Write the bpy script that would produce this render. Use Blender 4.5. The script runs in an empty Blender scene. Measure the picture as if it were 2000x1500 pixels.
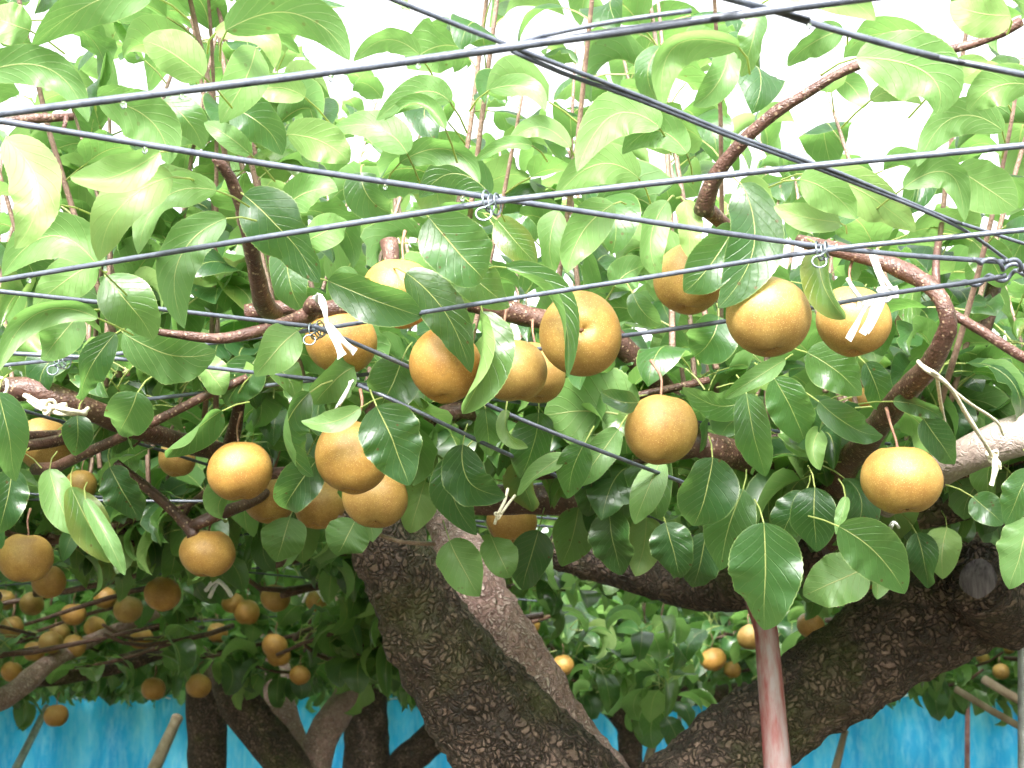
import bpy, math, random
import numpy as np
from mathutils import Vector, Matrix, Quaternion, noise

random.seed(7)
RNG = np.random.default_rng(11)
SC = bpy.context.scene
COL = SC.collection

# ------------------------------------------------------------------ camera
CAM_Z = 1.36                      # eye height, trellis wires run at 1.80 m
F = 2747.0                        # focal length in pixels of the 2000 px frame
PITCH = math.atan(700.0 / F)      # horizon sits at pixel row 1450
cam_data = bpy.data.cameras.new('camera')
cam_data.sensor_width = 36.0
cam_data.lens = 36.0 * F / 2000.0
cam_data.clip_start = 0.05
cam_data.clip_end = 2000.0
cam_data.dof.use_dof = True
cam_data.dof.focus_distance = 1.5
cam_data.dof.aperture_fstop = 16.0
cam = bpy.data.objects.new('camera', cam_data)
COL.objects.link(cam)
cam.location = (0, 0, CAM_Z)
cam.rotation_euler = (math.pi / 2 + PITCH, 0, 0)
SC.camera = cam

# ------------------------------------------------------------------ sky, sun, exposure
SUN_EL, SUN_AZ = math.radians(37), math.radians(190)     # behind the viewer
world = bpy.data.worlds.new('World')
SC.world = world
world.use_nodes = True
wn, wl = world.node_tree.nodes, world.node_tree.links
wn.clear()
w_out = wn.new('ShaderNodeOutputWorld')
w_bg = wn.new('ShaderNodeBackground')
w_sky = wn.new('ShaderNodeTexSky')
w_sky.sky_type = 'NISHITA'
w_sky.sun_disc = False
w_sky.sun_elevation = SUN_EL
w_sky.sun_rotation = SUN_AZ
w_sky.dust_density = 6.0
w_sky.air_density = 1.0
w_hsv = wn.new('ShaderNodeHueSaturation')
w_hsv.inputs['Saturation'].default_value = 0.12
wl.new(w_sky.outputs[0], w_hsv.inputs['Color'])
wl.new(w_hsv.outputs[0], w_bg.inputs['Color'])
w_bg.inputs['Strength'].default_value = 0.15
wl.new(w_bg.outputs[0], w_out.inputs[0])

sun_data = bpy.data.lights.new('sun', 'SUN')
sun_data.energy = 1.1
sun_data.angle = math.radians(14)
sun_data.color = (1.0, 0.96, 0.90)
sun = bpy.data.objects.new('sun', sun_data)
COL.objects.link(sun)
sdir = Vector((math.sin(SUN_AZ) * math.cos(SUN_EL), math.cos(SUN_AZ) * math.cos(SUN_EL), math.sin(SUN_EL)))
sun.rotation_euler = (-sdir).to_track_quat('-Z', 'Y').to_euler()
sun.location = (0, -3, 6)

SC.view_settings.view_transform = 'Standard'
SC.view_settings.look = 'None'
SC.view_settings.gamma = 1.0
SC.view_settings.exposure = 2.6
SC.view_settings.use_curve_mapping = False
SC.cycles.max_bounces = 6
SC.cycles.diffuse_bounces = 4
SC.cycles.glossy_bounces = 2
SC.cycles.transmission_bounces = 5
SC.cycles.use_adaptive_sampling = True
SC.cycles.adaptive_threshold = 0.02
SC.cycles.use_denoising = True

# ------------------------------------------------------------------ helpers
CT, ST = math.cos(PITCH), math.sin(PITCH)
TZ = 1.80

def ray(px, py):
    cx, cy = (px - 1000.0) / F, (750.0 - py) / F
    return Vector((cx, CT - cy * ST, ST + cy * CT))

def P(px, py, d):
    """world point seen at a pixel of the photograph, d metres in front of the viewer"""
    r = ray(px, py)
    return Vector((0, 0, CAM_Z)) + r * (d / r.y)

def W(px, py, dz=0.0):
    """point of the trellis plane seen at a pixel"""
    r = ray(px, py)
    return Vector((0, 0, CAM_Z)) + r * ((TZ + dz - CAM_Z) / r.z)

def proj(p):
    x, y, z = p[0], p[1], p[2] - CAM_Z
    f = y * CT + z * ST
    u = -y * ST + z * CT
    return 1000 + F * x / f, 750 - F * u / f, f

def pxm(w, d):
    return w * d / F

def mesh_arrays(name, verts, faces, uv=None, rnd=None, smooth=True):
    """verts (N,3), faces (M,4) quads or (M,3); uv per vertex (N,2); rnd per vertex (N,)"""
    me = bpy.data.meshes.new(name)
    verts = np.asarray(verts, dtype=np.float32)
    faces = np.asarray(faces, dtype=np.int32)
    k = faces.shape[1]
    me.vertices.add(len(verts)); me.vertices.foreach_set('co', verts.ravel())
    me.loops.add(faces.size); me.loops.foreach_set('vertex_index', faces.ravel())
    me.polygons.add(len(faces))
    me.polygons.foreach_set('loop_start', np.arange(0, faces.size, k, dtype=np.int32))
    me.polygons.foreach_set('use_smooth', np.full(len(faces), smooth, dtype=bool))
    me.update(calc_edges=True)
    if uv is not None:
        l = me.uv_layers.new(name='UVMap')
        l.data.foreach_set('uv', np.asarray(uv, dtype=np.float32)[faces.ravel()].ravel())
    if rnd is not None:
        a = me.attributes.new('rnd', 'FLOAT', 'POINT')
        a.data.foreach_set('value', np.asarray(rnd, dtype=np.float32))
    return me

def link(name, me, mat=None, parent=None, kind=None):
    o = bpy.data.objects.new(name, me)
    COL.objects.link(o)
    if mat is not None and me is not None and not me.materials:
        me.materials.append(mat)
    if parent is not None:
        o.parent = parent
        o.matrix_basis = Matrix.Translation(-parent.location)
    if kind:
        o['kind'] = kind
    return o

def thing(name, loc, label, cat, group=None):
    o = bpy.data.objects.new(name, None)
    o.empty_display_size = 0.05
    COL.objects.link(o)
    o.location = loc
    tag(o, label, cat, group)
    return o

def tag(o, label, cat, group=None):
    o['label'] = label; o['category'] = cat
    if group:
        o['group'] = group
    return o

def catmull(pts, vals, step):
    """smooth curve through pts (Vectors) with interpolated scalar vals"""
    n = len(pts)
    op, ov = [], []
    for i in range(n - 1):
        p0 = pts[max(i - 1, 0)]; p1 = pts[i]; p2 = pts[i + 1]; p3 = pts[min(i + 2, n - 1)]
        k = max(2, int((p2 - p1).length / step))
        for j in range(k):
            t = j / k
            a = 2 * p1
            b = (p2 - p0) * t
            c = (2 * p0 - 5 * p1 + 4 * p2 - p3) * t * t
            e = (-p0 + 3 * p1 - 3 * p2 + p3) * t ** 3
            op.append((a + b + c + e) * 0.5)
            ov.append(vals[i] * (1 - t) + vals[i + 1] * t)
    op.append(pts[-1]); ov.append(vals[-1])
    return op, ov

def frames(pts):
    n = len(pts)
    T = []
    for i in range(n):
        a = pts[min(i + 1, n - 1)] - pts[max(i - 1, 0)]
        T.append(a.normalized() if a.length > 1e-9 else Vector((0, 0, 1)))
    ref = Vector((0, 0, 1)) if abs(T[0].z) < 0.9 else Vector((1, 0, 0))
    N = [(ref - T[0] * ref.dot(T[0])).normalized()]
    for i in range(1, n):
        v = N[-1] - T[i] * N[-1].dot(T[i])
        N.append(v.normalized() if v.length > 1e-6 else N[-1])
    B = [T[i].cross(N[i]) for i in range(n)]
    return T, N, B

def tube_arrays(pts, rad, sides=8, disp=None, cap=True):
    T, N, B = frames(pts)
    V, Fc = [], []
    n = len(pts)
    for i in range(n):
        for j in range(sides):
            a = 2 * math.pi * j / sides
            dirv = N[i] * math.cos(a) + B[i] * math.sin(a)
            r = rad[i]
            p = pts[i] + dirv * r
            if disp:
                p = p + dirv * disp(p, r, i / (n - 1))
            V.append(p)
    for i in range(n - 1):
        for j in range(sides):
            k = (j + 1) % sides
            Fc.append((i * sides + j, i * sides + k, (i + 1) * sides + k, (i + 1) * sides + j))
    if cap:
        for base, q, sgn in ((0, 0, -1), ((n - 1) * sides, n - 1, 1)):
            c = len(V)
            V.append(pts[q] + T[q] * rad[q] * 0.25 * sgn)
            for j in range(0, sides, 2):
                a, b, d = base + j, base + (j + 1) % sides, base + (j + 2) % sides
                Fc.append((c, a, b, d) if sgn > 0 else (c, d, b, a))
    return V, Fc

def tube(name, pts, rad, mat, parent=None, sides=8, disp=None, step=None, kind=None):
    if step:
        pts, rad = catmull(pts, rad, step)
    V, Fc = tube_arrays(pts, rad, sides, disp)
    return link(name, mesh_arrays(name, V, Fc), mat, parent, kind)

def join_arrays(chunks):
    V, Fc, off = [], [], 0
    for v, f in chunks:
        V += list(v)
        Fc += [tuple(i + off for i in q) for q in f]
        off += len(v)
    return V, Fc

# ------------------------------------------------------------------ materials
def new_mat(name):
    m = bpy.data.materials.new(name)
    m.use_nodes = True
    nt = m.node_tree
    nt.nodes.clear()
    out = nt.nodes.new('ShaderNodeOutputMaterial')
    return m, nt, nt.nodes, nt.links, out

class NB:
    """tiny node-building helper"""
    def __init__(s, nt):
        s.nt, s.n, s.l = nt, nt.nodes, nt.links
    def math(s, op, a, b=None, c=None, clamp=False):
        n = s.n.new('ShaderNodeMath'); n.operation = op; n.use_clamp = clamp
        for i, v in enumerate((a, b, c)):
            if v is None: continue
            if isinstance(v, (int, float)): n.inputs[i].default_value = v
            else: s.l.new(v, n.inputs[i])
        return n.outputs[0]
    def mix(s, f, a, b, blend='MIX'):
        n = s.n.new('ShaderNodeMix'); n.data_type = 'RGBA'; n.blend_type = blend
        for i, v in ((0, f), (6, a), (7, b)):
            if isinstance(v, (int, float)): n.inputs[i].default_value = v
            elif isinstance(v, tuple): n.inputs[i].default_value = (*v, 1) if len(v) == 3 else v
            else: s.l.new(v, n.inputs[i])
        return n.outputs[2]
    def ramp(s, f, stops):
        n = s.n.new('ShaderNodeValToRGB')
        e = n.color_ramp.elements
        while len(e) < len(stops): e.new(0.5)
        for i, (p, c) in enumerate(stops):
            e[i].position = p; e[i].color = (*c, 1)
        s.l.new(f, n.inputs[0])
        return n.outputs[0]
    def mapr(s, v, a, b, c=0.0, d=1.0):
        n = s.n.new('ShaderNodeMapRange'); n.clamp = True
        s.l.new(v, n.inputs[0])
        for i, x in enumerate((a, b, c, d)): n.inputs[i + 1].default_value = x
        return n.outputs[0]
    def noise(s, vec, scale, detail=4, rough=0.55):
        n = s.n.new('ShaderNodeTexNoise')
        n.inputs['Scale'].default_value = scale; n.inputs['Detail'].default_value = detail
        n.inputs['Roughness'].default_value = rough
        if vec is not None: s.l.new(vec, n.inputs['Vector'])
        return n.outputs[0]
    def voro(s, vec, scale, feature='F1'):
        n = s.n.new('ShaderNodeTexVoronoi'); n.feature = feature
        n.inputs['Scale'].default_value = scale
        if vec is not None: s.l.new(vec, n.inputs['Vector'])
        return n
    def bump(s, h, strength, dist, normal=None):
        n = s.n.new('ShaderNodeBump')
        n.inputs['Strength'].default_value = strength; n.inputs['Distance'].default_value = dist
        s.l.new(h, n.inputs['Height'])
        if normal is not None: s.l.new(normal, n.inputs['Normal'])
        return n.outputs[0]
    def coord(s, which='Object'):
        return s.n.new('ShaderNodeTexCoord').outputs[which]
    def principled(s, color, rough=0.5, normal=None, **kw):
        n = s.n.new('ShaderNodeBsdfPrincipled')
        for key, v in (('Base Color', color), ('Roughness', rough), ('Normal', normal)):
            if v is None: continue
            if isinstance(v, (int, float)): n.inputs[key].default_value = v
            elif isinstance(v, tuple): n.inputs[key].default_value = (*v, 1)
            else: s.l.new(v, n.inputs[key])
        for k, v in kw.items():
            n.inputs[k.replace('_', ' ')].default_value = v
        return n.outputs[0]

def leaf_material(name='pear_leaf', simple=False):
    m, nt, N, L, out = new_mat(name)
    b = NB(nt)
    sep = N.new('ShaderNodeSeparateXYZ')
    L.new(N.new('ShaderNodeUVMap').outputs[0], sep.inputs[0])
    u, v = sep.outputs[0], sep.outputs[1]
    att = N.new('ShaderNodeAttribute'); att.attribute_name = 'rnd'
    oi = N.new('ShaderNodeObjectInfo')
    rnd = b.math('FRACT', b.math('ADD', att.outputs['Fac'], b.math('MULTIPLY', oi.outputs['Random'], 1.0)))
    au = b.math('ABSOLUTE', b.math('SUBTRACT', u, 0.5))          # 0 midrib .. 0.5 edge
    # midrib, thinner to the tip
    midw = b.math('MULTIPLY_ADD', v, -0.008, 0.0135)
    mid = b.math('SUBTRACT', 1.0, b.mapr(b.math('DIVIDE', au, midw), 0.55, 1.25))
    edge = b.mapr(au, 0.480, 0.496)
    # side veins
    ph = b.math('MULTIPLY', b.math('SUBTRACT', v, b.math('MULTIPLY', b.math('POWER', au, 0.85), 0.55)), 9.0)
    fr = b.math('ABSOLUTE', b.math('SUBTRACT', b.math('FRACT', ph), 0.5))
    vein = b.math('SUBTRACT', 1.0, b.mapr(fr, 0.012, 0.06))
    vein = b.math('MULTIPLY', vein, b.mapr(au, 0.5, 0.35))
    uvv = N.new('ShaderNodeUVMap').outputs[0]
    geo = N.new('ShaderNodeNewGeometry')
    if simple:
        obn, obn2 = b.math('MULTIPLY_ADD', u, 0.2, 0.40), b.math('MULTIPLY_ADD', rnd, 0.2, 0.35)
    else:
        obn = b.noise(geo.outputs['Position'], 38.0, 3)
        obn2 = b.noise(geo.outputs['Position'], 9.0, 2)
    up = b.ramp(rnd, [(0.0, (0.016, 0.053, 0.018)), (0.45, (0.026, 0.078, 0.024)), (0.8, (0.042, 0.112, 0.028)), (1.0, (0.085, 0.165, 0.032))])
    up = b.mix(b.mapr(obn, 0.35, 0.75, 0.0, 0.45), up, (0.022, 0.062, 0.018))
    dn = b.ramp(rnd, [(0.0, (0.088, 0.190, 0.050)), (0.6, (0.138, 0.265, 0.068)), (1.0, (0.205, 0.325, 0.092))])
    up = b.mix(b.math('MULTIPLY', vein, 0.22), up, (0.12, 0.22, 0.06))
    dn = b.mix(b.math('MULTIPLY', vein, 0.28), dn, (0.30, 0.36, 0.14))
    rib = (0.42, 0.46, 0.16)
    up = b.mix(b.math('MULTIPLY', mid, 0.85), up, rib)
    dn = b.mix(b.math('MULTIPLY', mid, 0.85), dn, (0.46, 0.48, 0.19))
    up = b.mix(b.math('MULTIPLY', edge, 0.6), up, (0.34, 0.42, 0.15))
    dn = b.mix(b.math('MULTIPLY', edge, 0.6), dn, (0.36, 0.44, 0.16))
    # rare brown nibbles and age spots
    if not simple:
        sp = b.voro(geo.outputs['Position'], 70.0).outputs['Distance']
        spot = b.math('MULTIPLY', b.math('LESS_THAN', sp, 0.13), b.math('GREATER_THAN', obn2, 0.52))
        # a few blades turn yellow or brown along the margin
        age = b.math('MULTIPLY', b.mapr(rnd, 0.955, 0.995), b.mapr(b.math('ADD', au, b.math('MULTIPLY', obn, 0.5)), 0.42, 0.62))
        up = b.mix(b.math('MULTIPLY', spot, 0.75), up, (0.10, 0.06, 0.02))
        up = b.mix(b.math('MULTIPLY', age, 0.4), up, (0.24, 0.20, 0.05))
    col = b.mix(geo.outputs['Backfacing'], up, dn)
    rough = b.math('ADD', b.math('MULTIPLY_ADD', geo.outputs['Backfacing'], 0.25, 0.31), b.math('MULTIPLY', obn2, 0.12))
    h = b.math('ADD', b.math('MULTIPLY', vein, -0.5), b.math('ADD', b.math('MULTIPLY', mid, -1.0), b.math('MULTIPLY', obn, 1.1)))
    nrm = None if simple else b.bump(b.math('ADD', h, b.math('MULTIPLY', obn2, 3.0)), 0.45, 0.005)
    pr = b.principled(col, rough, nrm, Specular_IOR_Level=0.7, Coat_Weight=0.22, Coat_Roughness=0.28)
    tr = N.new('ShaderNodeBsdfTranslucent')
    tcol = b.ramp(rnd, [(0.0, (0.18, 0.38, 0.080)), (0.6, (0.26, 0.50, 0.125)), (1.0, (0.35, 0.58, 0.17))])
    tcol = b.mix(b.math('MULTIPLY', b.math('MAXIMUM', mid, b.math('MULTIPLY', vein, 0.35)), 0.5), tcol, (0.72, 0.76, 0.25))
    if not simple:
        tcol = b.mix(b.math('MULTIPLY', spot, 0.6), tcol, (0.20, 0.12, 0.03))
        tcol = b.mix(b.math('MULTIPLY', age, 0.4), tcol, (0.50, 0.46, 0.10))
        L.new(nrm, tr.inputs['Normal'])
    L.new(tcol, tr.inputs[0])
    mx = N.new('ShaderNodeMixShader'); mx.inputs[0].default_value = 0.40
    L.new(pr, mx.inputs[1]); L.new(tr.outputs[0], mx.inputs[2])
    L.new(mx.outputs[0], out.inputs[0])
    return m

def pear_material():
    m, nt, N, L, out = new_mat('russet_pear_skin')
    b = NB(nt)
    co = b.coord('Object')
    oi = N.new('ShaderNodeObjectInfo')
    n1 = b.noise(co, 1.6, 4)
    n2 = b.noise(co, 9.0, 5, 0.6)
    base = b.ramp(n1, [(0.30, (0.33, 0.168, 0.038)), (0.52, (0.42, 0.235, 0.054)), (0.72, (0.49, 0.300, 0.078))])
    base = b.mix(b.mapr(n2, 0.42, 0.70, 0, 0.40), base, (0.25, 0.115, 0.026))
    tint = b.mix(oi.outputs['Random'], (1.08, 1.0, 0.92), (0.88, 0.98, 1.15))
    base = b.mix(1.0, base, tint, 'MULTIPLY')
    v = b.voro(co, 24.0)
    rsize = b.math('MULTIPLY_ADD', b.noise(co, 30.0, 1), 0.34, 0.06)
    dots = b.math('SUBTRACT', 1.0, b.mapr(b.math('DIVIDE', v.outputs['Distance'], rsize), 0.75, 1.15))
    base = b.mix(b.math('MULTIPLY', dots, 0.72), base, (0.68, 0.47, 0.20))
    pat = b.math('MULTIPLY', b.mapr(b.noise(co, 3.1, 5, 0.7), 0.58, 0.70), 0.55)
    base = b.mix(pat, base, (0.22, 0.105, 0.030))
    h = b.math('ADD', b.math('MULTIPLY', dots, 0.6), b.noise(co, 60.0, 2))
    nrm = b.bump(h, 0.16, 0.02)
    p = b.principled(base, b.math('MULTIPLY_ADD', n2, 0.14, 0.38), nrm, Specular_IOR_Level=0.55)
    L.new(p, out.inputs[0])
    return m

def bark_material(name, c_dark, c_mid, c_light, scale=1.0, moss=0.0, lent=0.0, rough=0.75, wet=0.3):
    m, nt, N, L, out = new_mat(name)
    b = NB(nt)
    geo = N.new('ShaderNodeNewGeometry')
    pos = geo.outputs['Position']
    n1 = b.noise(pos, 14 * scale, 5, 0.65)
    n2 = b.noise(pos, 70 * scale, 5, 0.65)
    col = b.ramp(n1, [(0.33, c_dark), (0.52, c_mid), (0.72, c_light)])
    col = b.mix(b.mapr(n2, 0.35, 0.65, 0.0, 0.65), col, c_dark)
    wrp = N.new('ShaderNodeTexNoise'); wrp.inputs['Scale'].default_value = 30 * scale; wrp.inputs['Detail'].default_value = 3
    L.new(pos, wrp.inputs['Vector'])
    vm = N.new('ShaderNodeVectorMath'); vm.operation = 'MULTIPLY_ADD'
    L.new(wrp.outputs[1], vm.inputs[0]); vm.inputs[1].default_value = (0.05 / scale,) * 3; L.new(pos, vm.inputs[2])
    cell = b.voro(vm.outputs[0], 78 * scale)
    crk = b.voro(vm.outputs[0], 78 * scale, 'DISTANCE_TO_EDGE')
    sepc = N.new('ShaderNodeSeparateColor'); L.new(cell.outputs['Color'], sepc.inputs[0])
    plate = b.mapr(crk.outputs['Distance'], 0.02, 0.22)
    flake = b.math('MULTIPLY', plate, sepc.outputs[0])
    if lent == 0:
        col = b.mix(b.math('MULTIPLY', flake, 0.55), col, c_light)
        col = b.mix(b.math('MULTIPLY', b.math('SUBTRACT', 1.0, plate), b.mapr(n1, 0.35, 0.65, 0.2, 0.7)), col, c_dark)
    if lent > 0:
        lv = b.voro(pos, 150.0)
        ld = b.mapr(lv.outputs['Distance'], 0.28, 0.16)
        col = b.mix(b.math('MULTIPLY', ld, lent), col, (0.46, 0.34, 0.22))
    if moss > 0:
        mk = b.mapr(b.noise(pos, 5.0, 4, 0.6), 0.54, 0.66, 0, moss)
        col = b.mix(mk, col, b.mix(n2, (0.06, 0.075, 0.012), (0.12, 0.13, 0.03)))
    hh = b.math('ADD', b.math('MULTIPLY', n1, 1.0), b.math('ADD', b.math('MULTIPLY', n2, 0.6), b.math('MULTIPLY', flake, 1.2)))
    nrm = b.bump(hh, 1.0 if lent == 0 else 0.35, 0.010 / scale)
    rr = b.mapr(n1, 0.3, 0.7, rough - wet, rough)
    p = b.principled(col, rr, nrm)
    L.new(p, out.inputs[0])
    return m

def simple_mat(name, c1, c2, scale=20.0, rough=0.5, bump=0.2, dist=0.002, metallic=0.0, stretch=None, transl=None):
    m, nt, N, L, out = new_mat(name)
    b = NB(nt)
    vec = N.new('ShaderNodeNewGeometry').outputs['Position']
    if stretch:
        mp = N.new('ShaderNodeMapping'); mp.inputs['Scale'].default_value = stretch
        L.new(vec, mp.inputs[0]); vec = mp.outputs[0]
    n1 = b.noise(vec, scale, 5, 0.6)
    col = b.ramp(n1, [(0.36, c1), (0.64, c2)])
    nrm = b.bump(b.noise(vec, scale * 4, 4), bump, dist)
    p = b.principled(col, b.mapr(n1, 0.3, 0.7, rough + 0.1, rough - 0.08), nrm, Metallic=metallic)
    if transl:
        t = N.new('ShaderNodeBsdfTranslucent')
        t.inputs[0].default_value = (*c2, 1)
        mx = N.new('ShaderNodeMixShader'); mx.inputs[0].default_value = transl
        L.new(p, mx.inputs[1]); L.new(t.outputs[0], mx.inputs[2])
        p = mx.outputs[0]
    L.new(p, out.inputs[0])
    return m

def wire_material():
    m, nt, N, L, out = new_mat('coated_wire')
    b = NB(nt)
    pos = N.new('ShaderNodeNewGeometry').outputs['Position']
    n1 = b.noise(pos, 60.0, 4, 0.65)
    col = b.ramp(n1, [(0.3, (0.065, 0.074, 0.100)), (0.7, (0.140, 0.155, 0.195))])
    v = b.voro(pos, 28.0).outputs['Distance']
    col = b.mix(b.mapr(v, 0.13, 0.09, 0, 0.85), col, (0.012, 0.012, 0.016))
    nrm = b.bump(b.noise(pos, 240.0, 3), 0.3, 0.0015)
    L.new(b.principled(col, b.mapr(n1, 0.3, 0.7, 0.42, 0.28), nrm, Metallic=0.15), out.inputs[0])
    return m

def pole_material():
    m, nt, N, L, out = new_mat('red_white_painted_pole')
    b = NB(nt)
    pos = N.new('ShaderNodeNewGeometry').outputs['Position']
    mp = N.new('ShaderNodeMapping'); mp.inputs['Scale'].default_value = (1, 1, 0.22)
    L.new(pos, mp.inputs[0])
    n1 = b.noise(mp.outputs[0], 60.0, 4, 0.6)
    n2 = b.noise(mp.outputs[0], 180.0, 4, 0.6)
    col = b.ramp(n1, [(0.36, (0.32, 0.25, 0.25)), (0.50, (0.29, 0.15, 0.145)), (0.64, (0.25, 0.050, 0.045))])
    col = b.mix(b.mapr(n2, 0.5, 0.75, 0, 0.4), col, (0.34, 0.27, 0.27))
    L.new(b.principled(col, 0.4, b.bump(n2, 0.2, 0.002)), out.inputs[0])
    return m

def net_material():
    m, nt, N, L, out = new_mat('blue_net')
    b = NB(nt)
    pos = N.new('ShaderNodeNewGeometry').outputs['Position']
    mp = N.new('ShaderNodeMapping'); mp.inputs['Scale'].default_value = (1, 1, 0.28)
    L.new(pos, mp.inputs[0])
    n1 = b.noise(mp.outputs[0], 4.2, 4, 0.6)
    n2 = b.noise(mp.outputs[0], 24.0, 5, 0.65)
    col = b.ramp(n1, [(0.30, (0.020, 0.31, 0.66)), (0.52, (0.035, 0.44, 0.76)), (0.72, (0.14, 0.60, 0.82))])
    col = b.mix(b.mapr(n2, 0.45, 0.70, 0, 0.50), col, (0.30, 0.70, 0.84))
    p = b.principled(col, 0.6, b.bump(n2, 0.5, 0.02))
    t = N.new('ShaderNodeBsdfTranslucent'); L.new(col, t.inputs[0])
    mx = N.new('ShaderNodeMixShader'); mx.inputs[0].default_value = 0.5
    L.new(p, mx.inputs[1]); L.new(t.outputs[0], mx.inputs[2])
    L.new(mx.outputs[0], out.inputs[0])
    return m

M_LEAF = leaf_material()
M_MASS = leaf_material('pear_foliage', True)
M_PEAR = pear_material()
M_BARK = bark_material('old_pear_bark', (0.016, 0.011, 0.009), (0.080, 0.051, 0.037), (0.37, 0.245, 0.190), moss=0.45)
M_BARK_LIT = bark_material('lit_pinkish_pear_bark', (0.30, 0.17, 0.15), (0.56, 0.38, 0.34), (0.76, 0.62, 0.58), scale=1.3)  # pinkish bark, its tones lightened so the shaded limb looks lit from above
M_BRANCH = bark_material('young_branch_bark', (0.050, 0.024, 0.018), (0.115, 0.055, 0.040), (0.19, 0.110, 0.085), scale=2.5, lent=0.55, rough=0.6)
M_SHOOT = bark_material('shoot_bark', (0.20, 0.125, 0.095), (0.33, 0.215, 0.170), (0.42, 0.300, 0.250), scale=3.0, lent=0.5, rough=0.6)
M_PALE = bark_material('pale_smooth_bark', (0.20, 0.15, 0.13), (0.33, 0.27, 0.24), (0.44, 0.38, 0.35), scale=1.4, lent=0.12, rough=0.6)
M_CUT = simple_mat('weathered_cut_wood', (0.07, 0.055, 0.07), (0.24, 0.205, 0.225), 90, 0.8, 0.8, 0.006, stretch=(1, 1, 0.10))
M_WIRE = wire_material()
M_CLIP = simple_mat('galvanised_clip', (0.16, 0.19, 0.21), (0.34, 0.39, 0.42), 120, 0.3, 0.1, 0.001, metallic=0.8)
M_STRING = simple_mat('cream_string', (0.58, 0.52, 0.38), (0.78, 0.74, 0.60), 160, 0.8, 0.6, 0.002)
M_WHITE = simple_mat('white_tape', (0.74, 0.74, 0.74), (0.84, 0.84, 0.82), 60, 0.55, 0.2, 0.001)
M_STEM = simple_mat('pear_stem', (0.16, 0.075, 0.05), (0.28, 0.15, 0.09), 120, 0.6, 0.4, 0.001)
M_CALYX = simple_mat('pear_calyx', (0.10, 0.045, 0.02), (0.22, 0.10, 0.04), 120, 0.7, 0.4, 0.001)
M_POLE = pole_material()
M_GREY = simple_mat('grey_pipe', (0.30, 0.31, 0.33), (0.48, 0.49, 0.50), 30, 0.4, 0.1, 0.001, metallic=0.3)
M_WOODP = simple_mat('bare_wood_prop', (0.26, 0.19, 0.13), (0.42, 0.33, 0.25), 30, 0.7, 0.5, 0.004, stretch=(1, 1, 0.1))
M_PINKP = simple_mat('pink_pipe', (0.42, 0.16, 0.17), (0.56, 0.30, 0.30), 30, 0.5, 0.2, 0.001)
M_NET = net_material()
M_GROUND = simple_mat('orchard_soil', (0.04, 0.040, 0.018), (0.10, 0.080, 0.045), 2.5, 0.9, 0.6, 0.03)
m_w, nt_w, N_w, L_w, o_w = new_mat('water')
L_w.new(NB(nt_w).principled((0.95, 0.97, 1.0), 0.03, None, Transmission_Weight=1.0, IOR=1.33), o_w.inputs[0])
M_WATER = m_w

# ------------------------------------------------------------------ ground, bank, net
def grid_mesh(name, x0, x1, y0, y1, nx, ny, zf):
    xs, ys = np.linspace(x0, x1, nx), np.linspace(y0, y1, ny)
    V = [(x, y, zf(x, y)) for y in ys for x in xs]
    Fc = [(j * nx + i, j * nx + i + 1, (j + 1) * nx + i + 1, (j + 1) * nx + i) for j in range(ny - 1) for i in range(nx - 1)]
    return mesh_arrays(name, V, Fc)

def ground_z(x, y):
    z = 0.03 * noise.noise(Vector((x * 0.6, y * 0.6, 0)))
    return z
link('ground', grid_mesh('ground', -300, 300, -300, 600, 91, 121, ground_z), M_GROUND, kind='structure')

def net(x0, x1, y, zlow, ztop, label, seed, mat=None):
    nx, nz = 260, 12
    V = []
    for k in range(nz):
        for i in range(nx):
            x = x0 + (x1 - x0) * i / (nx - 1)
            t = k / (nz - 1)
            zt = ztop + 0.025 * abs(math.sin(x * 7.3 + seed)) + 0.05 * noise.noise(Vector((x * 0.8, seed, 0)))
            if mat is not None: zt += 0.03 * math.sin(x * 3.1) - 0.45 * max(0.0, x + 3.5)     # sags away to the right
            zl = zlow(x)
            z = zl + (zt - zl) * t
            yy = y + 0.10 * math.sin(x * 11 + 1.5 * math.sin(x * 2.1 + seed)) * (1 - 0.4 * t) + 0.12 * noise.noise(Vector((x * 1.7, z * 1.2, seed)))
            V.append((x, yy, z))
    Fc = [(k * nx + i, k * nx + i + 1, (k + 1) * nx + i + 1, (k + 1) * nx + i) for k in range(nz - 1) for i in range(nx - 1)]
    o = thing('net_curtain', ((x0 + x1) / 2, y, 0), label, 'net', 'blue nets round the orchard')
    link('sheet', mesh_arrays('sheet', V, Fc), mat or M_NET, o)
    pts = [Vector((x0 + (x1 - x0) * i / 40, y - 0.05, ztop - 0.02 + 0.02 * math.sin(i * 1.9))) for i in range(41)]
    if mat is None: tube('top_rope', pts, [0.005] * 41, M_WHITE, o, 6)
    return o

net(-5.0, 0.05, 11.2, lambda x: 0.0, 1.72,
    'blue net hung behind the far trees on the left', 1.0)
net(0.25, 5.2, 11.4, lambda x: 0.0, 1.74, 'blue net hung behind the trunk fork on the right', 4.0)


# ------------------------------------------------------------------ trees: roots
G_TREES = 'pear trees trained on the wire trellis'
def root(px, d, label, cat='tree'):
    p = P(px, 1450, d)
    return thing('pear_tree', (p.x, p.y, 0.0), label, cat, G_TREES)

T_MAIN = root(1235, 2.6, 'old pear tree whose thick trunk forks into a wide V at centre')
T_LEFT = root(-900, 2.3, 'pear tree reaching in from the left edge with leaves in front')
T_RIGHT = root(2700, 2.2, 'pear tree reaching in from the right edge with pale smooth limb')
T_FARV = root(590, 5.2, 'far pear tree with brown forked trunk before the blue net, lower left')
T_FARD = root(718, 6.4, 'far pear tree with straight dark trunk just left of the big trunk')
T_FART = root(1232, 7.5, 'far pear tree with thin dark trunk seen between the fork arms')

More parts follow.
